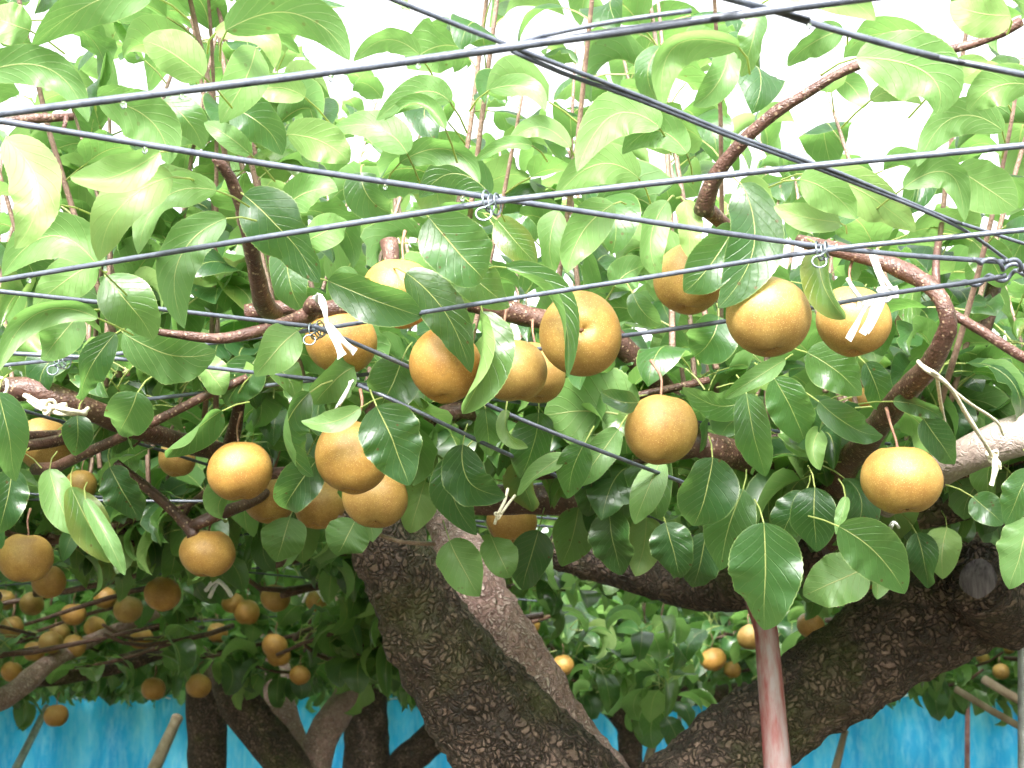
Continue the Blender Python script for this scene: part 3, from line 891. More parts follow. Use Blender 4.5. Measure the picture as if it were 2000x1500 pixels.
def tree_for(px, d):
    if d < 4.0:
        return 'left' if px < 430 else ('right' if px > 1760 else 'main')
    return 'fv' if px < 640 else ('fd' if px < 960 else 'ft')
TREES = {'main': T_MAIN, 'left': T_LEFT, 'right': T_RIGHT, 'fv': T_FARV, 'fd': T_FARD, 'ft': T_FART}
n_obj = {k: 0 for k in TREES}
CAMP = np.array([0, 0, CAM_Z])
hero_masks = []
for k, (bx, by, tx_, ty_, w, ox, oy, d, face, fl, fr, dz, roll, curl, tree, pet) in enumerate(HERO):
    n, m = 49, 8
    t = np.linspace(0, 1, n)
    cxm, cym = (bx + tx_) / 2 + 2 * ox, (by + ty_) / 2 + 2 * oy
    X = (1 - t) ** 2 * bx + 2 * t * (1 - t) * cxm + t ** 2 * tx_
    Y = (1 - t) ** 2 * by + 2 * t * (1 - t) * cym + t ** 2 * ty_
    bul = random.uniform(0.004, 0.016)
    if face == 'u' and ty_ - by > 60:
        dz = dz + (0.045 if by > 700 else 0.02)          # hanging blades lean their tips back under the canopy
    D = d + dz * t - bul * np.sin(math.pi * t) + random.uniform(-0.012, 0.02) * t ** 2
    mid = np.array([tuple(P(x, y, q)) for x, y, q in zip(X, Y, D)])
    T = np.gradient(mid, axis=0); T /= np.linalg.norm(T, axis=1, keepdims=True)
    V_ = CAMP - mid; V_ /= np.linalg.norm(V_, axis=1, keepdims=True)     # toward the viewer
    side = np.cross(T, V_); side /= np.linalg.norm(side, axis=1, keepdims=True)   # right of the direction in the picture
    nv = np.cross(side, T)
    if roll is None:
        roll = random.uniform(-22, 22)
    rr = math.radians(roll) * (0.7 + 0.6 * t)
    rr = rr + 0.22 * np.sin(t * random.uniform(3.5, 6.5) + random.uniform(0, 6))
    s2 = side * np.cos(rr)[:, None] + nv * np.sin(rr)[:, None]
    n2 = np.cross(s2, T)
    mid = mid + n2 * (pxm(w, d) * 0.05 * np.sin(t * random.uniform(6, 10) + random.uniform(0, 6)) * t)[:, None]
    hw = pxm(w, d) / 2 * 1.06
    env = 0.55 + 0.45 * np.sin(math.pi * np.clip(t * 1.05, 0, 1))
    flr = np.radians(fl + random.uniform(-6, 14)) * env * (1 + 0.45 * np.sin(t * random.uniform(4, 8) + random.uniform(0, 6)) * (fl < 60))
    frr = np.radians(fr + random.uniform(-6, 14)) * env * (1 + 0.45 * np.sin(t * random.uniform(4, 8) + random.uniform(0, 6)) * (fr < 60))
    v, f, u = blade(mid, s2, n2, hw, n, m, flr, frr, curl + random.uniform(-0.30, 0.25), random.uniform(0.04, 0.13), random.uniform(0, 6), True, 0)
    if face == 'd':
        f = f[:, ::-1]
    # stalk: runs back from the blade and lifts toward the twig behind
    b0 = mid[0]; tb = -T[0]
    L_ = pxm(pet, d)
    q = [b0 + tb * L_ + np.array([0, 0.05, 0.008]), b0 + tb * L_ * 0.55 + np.array([0, 0.020, 0.004]), b0 + T[0] * 0.002]
    pv, pf, pu = petiole(q, 0.0011, 0.0009, 5)
    v, f, u = merge([(v, f, u), (pv, pf, pu)])
    key = tree or tree_for((bx + tx_) / 2, d)
    par = TREES[key]
    me = mesh_arrays('leaf', v - b0, f, u, np.full(len(v), random.random() * 0.5))
    me.materials.append(M_LEAF)
    o = bpy.data.objects.new('leaf', me); COL.objects.link(o); o.parent = par
    o.location = Vector(b0) - par.location
    n_obj[key] += 1

# ------------------------------------------------------------------ pears
PEARS = [
 # px, py, width px, distance, tilt x (+ = bottom toward the viewer), tilt y, label
 (779, 572, 157, 1.53, 8, 4, 'russet pear half hidden behind two broad leaves, topmost of the centre cluster'),
 (668, 666, 146, 1.65, 4, -10, 'russet pear behind the white tape and wire clip, leftmost of the centre cluster'),
 (870, 716, 152, 1.54, 6, 6, 'russet pear left of the rolled leaf, its right side covered by leaf tips'),
 (1003, 723, 138, 1.52, 2, -8, 'russet pear right of the rolled pale leaf in the centre cluster'),
 (1132, 652, 174, 1.46, 80, 0, 'russet pear turned to show its dimpled calyx end, under a long curled leaf'),
 (1045, 728, 130, 1.63, 10, 0, 'russet pear mostly hidden behind the dimpled pear and its neighbour'),
 (1346, 546, 152, 1.42, 5, 10, 'russet pear partly covered by hanging leaves and crossed by a wire'),
 (1502, 617, 178, 1.38, 3, -4, 'largest and brightest golden pear, fully in view right of centre'),
 (1668, 627, 154, 1.51, 6, 5, 'russet pear behind the white tape bow on the right'),
 (1290, 838, 151, 1.60, 2, 4, 'golden pear alone below the dimpled pear, beside a small dark leaf'),
 (1762, 936, 158, 1.60, 5, -4, 'golden pear hanging alone under the bent branch at lower right'),
 (690, 894, 152, 1.60, 4, 3, 'golden pear with a flat veined leaf over its right side'),
 (735, 972, 130, 1.76, 12, 0, 'darker pear hanging directly under the pear with the flat veined leaf'),
 (467, 921, 128, 1.80, 2, -3, 'golden pear with long straight stalk at left of centre'),
 (88, 868, 113, 2.00, 5, 4, 'pear under the cream knotted string near the left edge'),
 (52, 1090, 105, 2.10, 3, -4, 'flattened shaded pear at the left edge, lower one'),
 (404, 1080, 111, 2.02, 3, 5, 'shaded pear hanging from the forked twig at lower left'),
 (346, 897, 74, 2.25, 6, 0, 'pear half hidden behind a folded leaf, left of the long stalked pear'),
 (400, 882, 66, 2.55, 4, 6, 'pear peeping out behind the left shoulder of the long stalked pear'),
 (527, 972, 110, 2.12, 8, -5, 'shaded pear below and right of the long stalked pear'),
 (624, 988, 100, 2.20, 10, 8, 'shaded pear squeezed behind the wires left of the hanging pair'),
 (95, 1137, 68, 3.10, 4, 0, 'bright orange pear just below the flattened pear at left edge'),
 (1688, 788, 66, 2.10, 5, 3, 'pale pear peeping between leaves beside the bent branch'),
 (158, 948, 62, 2.60, 4, 0, 'small shaded pear under the string tied pear at left'),
 (1000, 1018, 100, 2.35, 6, 0, 'dark pear hidden behind the twine and leaves at centre'),
 (1145, 1052, 66, 3.0, 5, 0, 'dim pear in the leaves between trunk and red pole'),
 (22, 1225, 46, 4.6, 3, 0, 'small far pear at the left edge above a bright leaf'),
 (117, 1234, 40, 5.2, 4, 0, 'small bright far pear below the orange one at left'),
 (143, 1200, 50, 4.2, 4, 0, 'small brown far pear right of the bright far pear, upper one'),
 (146, 1262, 46, 4.7, 4, 0, 'small brown far pear under the other at left, lower one'),
 (8, 1172, 44, 4.9, 4, 0, 'far orange pear cut off by the left edge, topmost there'),
 (100, 1255, 48, 4.6, 3, 4, 'dim far pear behind the small bright far pear at left'),
 (318, 1160, 74, 3.2, 4, 8, 'dim brown pear left of the forked twig pear, behind leaves'),
 (250, 1190, 58, 3.8, 4, 0, 'dim brown far pear low in the shade at left'),
 (455, 1178, 46, 4.6, 4, 0, 'far pear with a leaf over its right side, under the trellis at left'),
 (482, 1196, 50, 4.6, 4, 0, 'far pear touching and behind the leaf covered far pear'),
 (538, 1168, 60, 3.9, 4, 0, 'far pear hanging under the dark branch left of trunk'),
 (618, 1174, 44, 4.7, 4, 0, 'far pear with white tie above, nearest left of trunk'),
 (538, 1262, 50, 4.6, 4, 0, 'far brown pear overlapping an orange one left of trunk'),
 (544, 1280, 46, 5.0, 4, 0, 'far orange pear showing under the brown one left of trunk'),
 (586, 1319, 42, 5.0, 4, 0, 'far golden pear, lowest one left of the big trunk'),
 (300, 1346, 46, 5.2, 4, 0, 'dim far pear low over the blue net, left one of two'),
 (388, 1340, 50, 4.9, 4, 0, 'dim far pear low over the blue net, right one of two'),
 (110, 1398, 46, 5.2, 4, 0, 'dark far pear hanging lowest before the blue net at left'),
 (24, 1312, 42, 5.4, 4, 0, 'dim far pear low at the left edge'),
 (1036, 1221, 40, 5.3, 4, 0, 'far golden pear just right of the lit limb'),
 (1392, 1288, 52, 4.8, 4, 0, 'far pear under a leaf left of the red pole'),
 (1430, 1308, 34, 6.2, 4, 0, 'small far pear beside the red pole, lowest there'),
 (1465, 1245, 52, 4.4, 4, 0, 'far pear touching the left side of the red pole'),
 (1702, 1158, 42, 3.6, 20, 0, 'pear in the shade above the right mossy limb'),
 (1584, 1222, 54, 3.6, 4, 0, 'dim pear between red pole and right mossy limb'),
 (1920, 1285, 26, 6.6, 4, 0, 'tiny far pear at right edge, left one of the three'),
 (1970, 1268, 24, 7.2, 4, 0, 'tiny far pear at right edge, topmost of the three'),
 (1955, 1312, 32, 6.4, 4, 0, 'tiny far pear at right edge, lowest of the three'),
 (62, 1180, 48, 4.4, 4, 0, 'dim far pear directly below the bright orange pear at left'),
 (205, 1168, 46, 4.6, 4, 0, 'dim far pear between the two shaded left pears, highest of the dim ones'),
 (186, 1226, 44, 5.0, 4, 0, 'small far pear right of the pair of brown far pears'),
 (68, 1272, 42, 5.2, 4, 0, 'small far pear low among leaves, second from the left edge'),
 (275, 1248, 46, 5.0, 4, 0, 'small far pear in the dark middle of the left canopy'),
 (425, 1236, 40, 5.4, 4, 0, 'small far pear left of the overlapping brown and orange pair'),
 (1080, 1350, 36, 6.2, 4, 0, 'tiny far pear over the blue net between the fork arms'),
 (1100, 1300, 44, 5.2, 4, 0, 'dim far pear inside the leafy clump right of the lit limb'),
]
def pear_mesh(seed):
    rs = random.Random(seed)
    nu, nv = 48, 34
    V, Fc = [], []
    a1, a2, a3 = rs.uniform(0, 6), rs.uniform(0, 6), rs.uniform(0, 6)
    e = rs.uniform(2.15, 2.4)
    hh = rs.uniform(0.86, 0.95)
    for i in range(nv + 1):
        th = math.pi * i / nv
        ct, st = math.cos(th), math.sin(th)
        r = (abs(ct) ** e + abs(st) ** e) ** (-1 / e)
        for j in range(nu):
            ph = 2 * math.pi * j / nu
            q = r * (1 + 0.028 * math.cos(ph + a1) * (1 + ct) + 0.022 * math.cos(2 * ph + a2) + 0.014 * math.cos(3 * ph + a3))
            x = q * st
            z = q * ct * hh
            if ct > 0:
                z -= 0.17 * math.exp(-(x / 0.24) ** 2)
                x *= 1 - 0.05 * ct
            else:
                z += 0.13 * math.exp(-(x / 0.22) ** 2)
                x *= 1 - 0.10 * abs(ct) ** 1.5
            V.append((x * math.cos(ph), x * math.sin(ph), z + 0.05 * x * math.cos(ph + a2)))
    for i in range(nv):
        for j in range(nu):
            k = (j + 1) % nu
            Fc.append((i * nu + j, (i + 1) * nu + j, (i + 1) * nu + k, i * nu + k))
    me = mesh_arrays('fruit', V, Fc)
    me.materials.append(M_PEAR)
    return me
PM = [pear_mesh(s) for s in range(6)]
def calyx_mesh():
    V, Fc = tube_arrays([Vector((0, 0, -0.72)), Vector((0, 0, -0.765)), Vector((0, 0, -0.79))], [0.07, 0.055, 0.03], 10)
    me = mesh_arrays('calyx', V, Fc); me.materials.append(M_CALYX); return me
CALYX = calyx_mesh()
def stem_mesh(s):
    rs = random.Random(s)
    pts = [Vector((0, 0, 0.66)), Vector((rs.uniform(-.05, .05), rs.uniform(-.05, .05), 0.95)), Vector((rs.uniform(-.2, .2), rs.uniform(0, .2), 1.45)), Vector((rs.uniform(-.35, .35), rs.uniform(.1, .45), 1.95))]
    p, r = catmull(pts, [0.055, 0.035, 0.036, 0.055], 0.12)
    V, Fc = tube_arrays(p, r, 8)
    me = mesh_arrays('stem', V, Fc); me.materials.append(M_STEM); return me
STEMS = [stem_mesh(s) for s in range(5)]
for k, (px, py, w, d, ta, tb, lab) in enumerate(PEARS):
    c = P(px, py, d)
    R_ = pxm(w, d) / 2 * 0.985
    o = thing('pear', c, lab, 'pear', 'russet pears hanging from the trellis')
    o.rotation_euler = (math.radians(-ta), math.radians(tb), 0.0 if ta > 50 else random.uniform(0, 0.2))
    o.scale = (R_, R_, R_ * (1.0 if w < 120 else 1.02))
    for nm, me in (('fruit', PM[k % 6]), ('stem', STEMS[k % 5]), ('calyx', CALYX)):
        ch = bpy.data.objects.new(nm, me); COL.objects.link(ch); ch.parent = o
        if nm == 'fruit':
            ch.rotation_euler = (0, 0, random.uniform(0, 6.28))

# ------------------------------------------------------------------ foliage of the canopy
LEAVES = []      # (tree key, shape index, 4x4 matrix, distance, pixel x, pixel y, size px)
PEAR_XY = [(p[0], p[1], p[2] / 2, p[3]) for p in PEARS]
def add_leaf(pos, az, el, roll, size, shape=None):
    px, py, f = proj(pos)
    d = pos[1]
    if d < 1.12: return
    vx = pos[0] + size * 0.75 * math.sin(-az); vy = pos[1] + size * 0.75 * math.cos(az)
    cpx, cpy, cf = proj((vx, vy, pos[2] + size * 0.3 * math.sin(el)))
    if vy < 1.12: return
    if vy < 1.66 and cpy > 470: return                      # keep the front layer to the single leaves above
    if vy < 2.3 and cpy > 1010: return
    for (qx, qy, qr, qd) in PEAR_XY:
        if vy < qd + 0.06 and (cpx - qx) ** 2 + (cpy - qy) ** 2 < (qr * 0.9 + F * size * (0.30 if qd < 2.5 else 0.5) / vy) ** 2: return
    M = Matrix.Translation(pos) @ Matrix.Rotation(az, 4, 'Z') @ Matrix.Rotation(el, 4, 'X') @ Matrix.Rotation(roll, 4, 'Y') @ Matrix.Scale(size, 4)
    LEAVES.append((tree_for(cpx, vy), random.randrange(len(SHAPES)) if shape is None else shape, np.array(M), vy, cpx, cpy, size * F / cf))

def shoot(x, y, z, h, lean, tree, leafy=1.0, base=0.0045):
    k = 6
    pts = []
    bx, by = random.uniform(-1, 1) * 0.05 * h, random.uniform(-1, 1) * 0.05 * h
    for i in range(k):
        t = i / (k - 1)
        pts.append(Vector((x + lean[0] * t * h + bx * math.sin(3 * t), y + lean[1] * t * h + by * math.sin(3 * t), z + h * t)))
    tube('shoot', pts, [base * (1 - 0.6 * i / (k - 1)) for i in range(k)], M_SHOOT, tree, 6)
    s = 0.03
    az = random.uniform(0, 6.28)
    while s < h:
        t = s / h
        i = min(int(t * (k - 1)), k - 2); ft = t * (k - 1) - i
        p = pts[i].lerp(pts[i + 1], ft)
        if random.random() < leafy:
            size = random.choice((random.uniform(0.07, 0.11), random.uniform(0.11, 0.15), random.uniform(0.11, 0.15))) * (1.0 - 0.45 * max(0, t - 0.7) / 0.3)
            add_leaf(p, az, random.uniform(-0.35, 0.45), random.uniform(-0.35, 0.35), size)
        az += 2.4 + random.uniform(-0.4, 0.4)
        s += random.uniform(0.034, 0.060)

def spur(x, y, z, n, droop):
    az = random.uniform(0, 6.28)
    for i in range(n):
        az += 6.28 / n + random.uniform(-0.5, 0.5)
        add_leaf(Vector((x + random.uniform(-.015, .015), y + random.uniform(-.015, .015), z + random.uniform(-.02, .02))), az,
                 random.uniform(-1.15, 0.25) if droop else random.uniform(-0.4, 0.7), random.uniform(-0.6, 0.6), random.uniform(0.085, 0.125) if y < 3.6 else random.uniform(0.11, 0.155))

def seg_w(d): return 0.41 * d + 0.30
def seg_x(d): return 0.41 * d + 1.3

def in_gap(x, y):                      # opening in the canopy over the lit limb
    return ((x - 0.0) / 0.26) ** 2 + ((y - 2.72) / 0.42) ** 2 < 1.0 or ((x - 0.42) / 0.55) ** 2 + ((y - 4.35) / 0.75) ** 2 < 1.0

# upright shoots
cnt = 0
for d0, d1, dens in ((1.22, 1.7, 27), (1.7, 2.5, 36), (2.5, 3.6, 26), (3.6, 5.6, 10), (5.6, 9.0, 5)):
    area = (seg_w(d0) + seg_w(d1)) * (d1 - d0)
    for k in range(int(area * dens)):
        y = random.uniform(d0, d1); x = random.uniform(-seg_w(y), seg_w(y))
        px = proj((x, y, TZ))[0]
        edge_ = px < 520 or px > 1560
        if edge_ and random.random() < 0.15: continue
        h = random.uniform(0.35, 1.0) * (0.70 if edge_ else 0.95)
        tr = TREES[tree_for(px, y)]
        if in_gap(x, y): continue
        yb = y if y > 1.72 else random.uniform(1.74, 1.95)      # nearest shoots rise from further back and lean out over the wires
        ly = random.uniform(-0.2, 0.25) if y > 1.72 else (y - yb) / h
        if y <= 1.72: spur(x, yb, TZ + 0.01, 6, False)
        shoot(x, yb, TZ + random.uniform(-0.02, 0.06), h, (random.uniform(-0.28, 0.28), ly), tr, 0.9)
# laterals lying on the wires with leafy spurs
for d0, d1, dens in ((1.75, 2.4, 12), (2.4, 3.6, 12), (3.6, 6.0, 10), (6.0, 11.2, 8)):
    area = (seg_x(d0) + seg_x(d1)) * (d1 - d0)
    for k in range(int(area * dens)):
        y = random.uniform(d0, d1); x = random.uniform(-seg_x(y), seg_x(y))
        if in_gap(x, y): continue
        a = random.uniform(0, 6.28); L_ = random.uniform(0.35, 0.7)
        dz_ = -random.uniform(0, 0.14) if 3.6 < y < 7.0 else (0.05 if y >= 7.0 else 0.0)
        pts, rad = [], []
        for i in range(6):
            t = i / 5 - 0.5
            pts.append(Vector((x + math.cos(a) * L_ * t + 0.02 * math.sin(7 * t + a), max(1.72, y + math.sin(a) * L_ * t), TZ - 0.03 + dz_ + 0.05 * math.sin(3 * t + a))))
            rad.append(0.009 - 0.004 * (t + 0.5))
        px = proj((x, y, TZ))[0]
        tr = TREES[tree_for(px, y)]
        if -150 < px < 2150 and random.random() < (0.7 if y < 6 else 0.25): tube('branch', pts, rad, M_BRANCH, tr, 7)
        ns = int(L_ / 0.075)
        for i in range(ns):
            t = (i + random.random()) / ns * 5
            j = min(int(t), 4)
            p = pts[j].lerp(pts[j + 1], t - j)
            spur(p.x, p.y, p.z, random.randint(4, 7), random.random() < 0.62)

# low leafy clump standing in the light of the second opening
for k in range(30):
    x, y = 0.10 + 0.62 * random.random(), random.uniform(4.0, 4.9)
    spur(x, y, random.uniform(1.47, 1.74), random.randint(5, 7), random.random() < 0.5)

# the orchard goes on all round: the same canopy beside and behind the viewer, over an open gap where one stands
for k in range(34000):
    x = random.uniform(-6.5, 6.5); y = random.uniform(-6.0, 12.0)
    if y > 0.9 and abs(x) < seg_x(y) - 0.1: continue
    if -0.45 < y < 1.2 and abs(x) < 0.85: continue
    z = TZ + (random.uniform(-0.16, 0.12) if random.random() < 0.7 else random.uniform(0.1, 0.6))
    sz = random.uniform(0.11, 0.16)
    M = Matrix.Translation((x, y, z)) @ Matrix.Rotation(random.uniform(0, 6.28), 4, 'Z') @ Matrix.Rotation(random.uniform(-0.9, 0.4), 4, 'X') @ Matrix.Rotation(random.uniform(-.5, .5), 4, 'Y') @ Matrix.Scale(sz, 4)
    key = 'left' if x < 0 else 'right'
    LEAVES.append((key, random.randrange(len(SHAPES)), np.array(M), 9.0, -9999 if x < 0 else 9999, 0, 0))

for k in range(22000):
    y = 2.3 + 8.9 * random.random() ** 0.85; x = random.uniform(-1, 1) * seg_x(y)
    if in_gap(x, y): continue
    z = TZ + random.uniform(0.05, 0.40)
    M = Matrix.Translation((x, y, z)) @ Matrix.Rotation(random.uniform(0, 6.28), 4, 'Z') @ Matrix.Rotation(random.uniform(-0.4, 0.5), 4, 'X') @ Matrix.Rotation(random.uniform(-.4, .4), 4, 'Y') @ Matrix.Scale(random.uniform(0.12, 0.16), 4)
    px, py, f = proj((x, y, z))
    LEAVES.append((tree_for(px, y), random.randrange(len(SHAPES)), np.array(M), y, px, py, 20 * 3.0 / y))
for k in range(4500):
    y = random.uniform(11.0, 12.6); x = random.uniform(-1, 1) * (0.41 * y + 2.5)
    z = TZ + random.uniform(-0.08, 0.45)
    M = Matrix.Translation((x, y, z)) @ Matrix.Rotation(random.uniform(0, 6.28), 4, 'Z') @ Matrix.Rotation(random.uniform(-0.9, 0.4), 4, 'X') @ Matrix.Rotation(random.uniform(-.5, .5), 4, 'Y') @ Matrix.Scale(random.uniform(0.15, 0.20), 4)
    LEAVES.append(('fv' if x < -1.4 else 'ft', random.randrange(len(SHAPES)), np.array(M), 12.0, 9999, 0, 0))

# the 300 leaves of each tree that show largest become single leaves, the rest one mass
cap = 300
by_tree = {k: [] for k in TREES}
for L_ in LEAVES:
    by_tree[L_[0]].append(L_)
for key, lst in by_tree.items():
    par = TREES[key]
    inview = lambda q: -60 < q[4] < 2060 and -60 < q[5] < 1560
    lst.sort(key=lambda q: (not inview(q), -q[6]))
    k_obj = max(0, cap - n_obj[key])
    inv_par = Matrix.Translation(-par.location)
    for (tk, sh, M, d, px, py, sz) in lst[:k_obj]:
        o = bpy.data.objects.new('leaf', HI_ME[sh]); COL.objects.link(o)
        o.parent = par
        o.matrix_basis = inv_par @ Matrix(M.tolist())
    rest = lst[k_obj:]
    if not rest: continue
    Vs, Fs, Us, Rs, off = [], [], [], [], 0
    for (tk, sh, M, d, px, py, sz) in rest:
        v, f, u = LO[sh] if d < 4.5 and -60 < px < 2060 else FAR[sh]
        vv = v @ M[:3, :3].T + M[:3, 3]
        Vs.append(vv); Fs.append(f + off); Us.append(u); Rs.append(np.full(len(v), random.random())); off += len(v)
    me = mesh_arrays('foliage', np.concatenate(Vs), np.concatenate(Fs), np.concatenate(Us), np.concatenate(Rs))
    link('foliage', me, M_MASS, par, 'stuff')
print('LEAVES', len(LEAVES), {k: len(v) for k, v in by_tree.items()})

# ------------------------------------------------------------------ trellis wires
G_WIRE = 'coated wires of the trellis'
def wire(pix, label, r=0.0026, dz=0.0, ext=True, drops=0):
    pts = [W(q[0], q[1], dz + (q[2] if len(q) > 2 else 0.0)) for q in pix]
    if ext:
        a = (pts[0] - pts[1]).normalized(); b_ = (pts[-1] - pts[-2]).normalized()
        if ext in (True, 'l'): pts.insert(0, pts[0] + a * 0.8)
        if ext in (True, 'r'): pts.append(pts[-1] + b_ * 0.8)
    o = thing('trellis_wire', pts[len(pts) // 2], label, 'wire', G_WIRE)
    p2, rad = catmull(pts, [r] * len(pts), 0.02)
    tube('strand', p2, rad, M_WIRE, o, 10, lambda p, rr, t: rr * 0.10 * noise.noise(p * 90))
    for k in range(drops):
        q = p2[random.randrange(4, len(p2) - 4)]
        s = random.uniform(0.0016, 0.0026)
        V, Fc = tube_arrays([q + Vector((0, 0, -r * 0.8)), q + Vector((0, 0, -r - s * 0.4)), q + Vector((0, 0, -r - s * 1.3)), q + Vector((0, 0, -r - s * 2.0))],
                            [s * 0.7, s * 0.85, s * 0.95, s * 0.45], 8)
        link('water_drop', mesh_arrays('water_drop', V, Fc), M_WATER, o)
    return o
wire([(0, 222), (700, 133), (1480, 24), (2000, -45)], 'thick near wire crossing the very top from left edge up to the right', 0.0029, drops=9)
wire([(0, 236), (480, 314), (960, 386), (1610, 482), (1965, 512)], 'wire sloping down from the left edge to the twisted joint at right', 0.0026, 0.008, 'l', drops=6)
wire([(0, 547), (480, 469), (900, 404), (1000, 390), (1500, 333), (2000, 284)], 'wire rising from mid left edge through the upper clip to right edge', 0.0027, drops=5)
wire([(0, 569), (300, 602), (612, 638)], 'wire from mid left edge ending at the clip beside the white tape', 0.0025, 0.004, 'l')
wire([(20, 712), (330, 680), (620, 643), (820, 611), (1200, 552), (1610, 489), (2000, 449)], 'long wire passing over the leaf tips and above the brightest pear', 0.0025, drops=5)
wire([(20, 690), (270, 704), (600, 739), (760, 757)], 'short slack wire under the left leaves, upper one', 0.0026, -0.006)
wire([(70, 800), (300, 778), (600, 744), (800, 722)], 'wire tied with cream string at its left end', 0.0026, 0.0, False)
wire([(612, 636), (790, 713, -0.02), (980, 803, -0.055), (1140, 868, -0.095), (1305, 931, -0.115), (1420, 975, -0.12)], 'dark diagonal wire running down from the tape clip behind the pears', 0.0026, -0.004, 'r')
wire([(700, 752, -0.02), (800, 796, -0.05), (950, 868, -0.09), (1100, 935, -0.10)], 'dark diagonal wire below the centre pears, lower parallel one', 0.0026, -0.004, 'r')
wire([(770, 0), (1005, 93), (1255, 190), (1450, 270), (1640, 338), (1860, 430), (2000, 476)], 'diagonal wire down to the right edge, upper strand of the twisted pair', 0.0017, 0.009)
wire([(1000, 99), (1100, 143), (1250, 196), (1450, 276), (1640, 346), (1860, 437), (1965, 506)], 'diagonal wire ending at the twisted joint, lower strand of the pair', 0.0017, 0.007, False)
wire([(1420, -4), (1500, 18), (1620, 55), (1830, 112), (2000, 146)], 'wire sloping across the top right corner over the red twig', 0.0023, 0.006, drops=2)
wire([(1000, 90), (1060, 70), (1200, 42), (1350, 21)], 'thin loose wire end just above the topmost wire', 0.0016, 0.004, False)
wire([(1000, 690), (1210, 657), (1360, 636), (1590, 600), (1740, 573), (1890, 552), (1965, 538)], 'wire behind the brightest pear carrying the white tape bow', 0.0026, -0.008, False, drops=3)
wire([(1500, 1036), (1700, 995), (1830, 968), (2000, 933)], 'wire behind the lone lower right pear', 0.0026, -0.006)
wire([(-20, 962), (500, 982), (800, 991), (1190, 1022), (1400, 1034)], 'dark wire running level behind the lower left pears', 0.0026, 0.0)
wire([(60, 806), (300, 875), (530, 945), (670, 973), (900, 1020)], 'dark wire slanting behind the long stalked pear', 0.0026, -0.01)
wire([(170, 977), (450, 981), (700, 1000)], 'dark wire close beneath the level wire at left', 0.0025, -0.02)
wire([(230, 1090), (350, 1066), (700, 1006)], 'pale far wire rising behind the forked twig pear', 0.0026, 0.0)
wire([(235, 1085), (372, 1106), (670, 1136)], 'pale far wire falling behind the forked twig pear', 0.0026, 0.004)
wire([(190, 1130), (360, 1118), (470, 1112), (660, 1094)], 'pale far wire rising from forked twig pear toward trunk', 0.0026, 0.0)
wire([(270, 1048), (350, 1055), (640, 1076), (900, 1095)], 'faint pale far wire, uppermost behind the forked twig', 0.0025, 0.004)
wire([(-20, 1068), (120, 1073), (300, 1082)], 'pale far wire behind the flattened pear at left edge', 0.0025, 0.002)
wire([(250, 1222), (420, 1212), (600, 1200)], 'dim far wire in the dark canopy at lower left', 0.0030, -0.02)

# twisted joint at the right
jc = thing('wire_joint', W(1985, 520), 'twisted wire joint where several wires meet at right edge', 'wire joint')
for ph, (a, b_) in ((0, ((1900, 506), (2080, 545))), (2.1, ((1965, 508), (2080, 556))), (3.6, ((1870, 556), (2080, 520)))):
    A, B_ = W(a[0], a[1]), W(b_[0], b_[1])
    ax = (B_ - A).normalized(); u1 = ax.cross(Vector((0, 0, 1))).normalized(); u2 = ax.cross(u1)
    pts = [A.lerp(B_, i / 60) + (u1 * math.cos(ph + i * 0.42) + u2 * math.sin(ph + i * 0.42)) * 0.0040 * min(1, i / 8) for i in range(61)]
    tube('strand', pts, [0.0021] * 61, M_WIRE, jc, 8)

# ------------------------------------------------------------------ clips
def clip(px, py, s, label, rot=0.0):
    c = W(px, py)
    o = thing('wire_clip', c, label, 'clip', 'spring clips on wire crossings')
    pts = []
    n = 90
    for i in range(n):
        t = i / (n - 1)
        a = t * 2 * math.pi * 2.6
        r = s * (1.0 + 0.25 * math.sin(a * 0.7))
        w_ = r * math.cos(a + rot)
        pts.append(c + Vector((w_ * 0.45 + (t - 0.5) * 0.010, w_ * 0.9 - 0.003, r * math.sin(a + rot) - 0.003)))
    tube('coil', pts, [0.0009] * n, M_CLIP, o, 6)
    pts = []
    for i in range(40):
        t = i / 39
        a = t * 2 * math.pi * 1.15 + 0.6
        pts.append(c + Vector((-0.007 + 0.0065 * math.cos(a), -0.016, -0.018 + 0.0055 * math.sin(a))))
    pts.append(c + Vector((0.002, -0.012, -0.006)))
    tube('loop', pts, [0.0009] * len(pts), M_CLIP, o, 6)
    return o
clip(962, 392, 0.0085, 'silver wire clip on the upper crossing at centre', 0.4)
clip(1606, 486, 0.0078, 'silver wire clip on the crossing above the tape bow at right', 1.4)
clip(622, 641, 0.0085, 'silver wire clip beside the hanging white tape', 2.4)
clip(125, 701, 0.008, 'dull wire clip on the crossing near the left edge', 0.9)
clip(470, 1112, 0.010, 'small far wire clip right of the forked twig pear', 0.2)

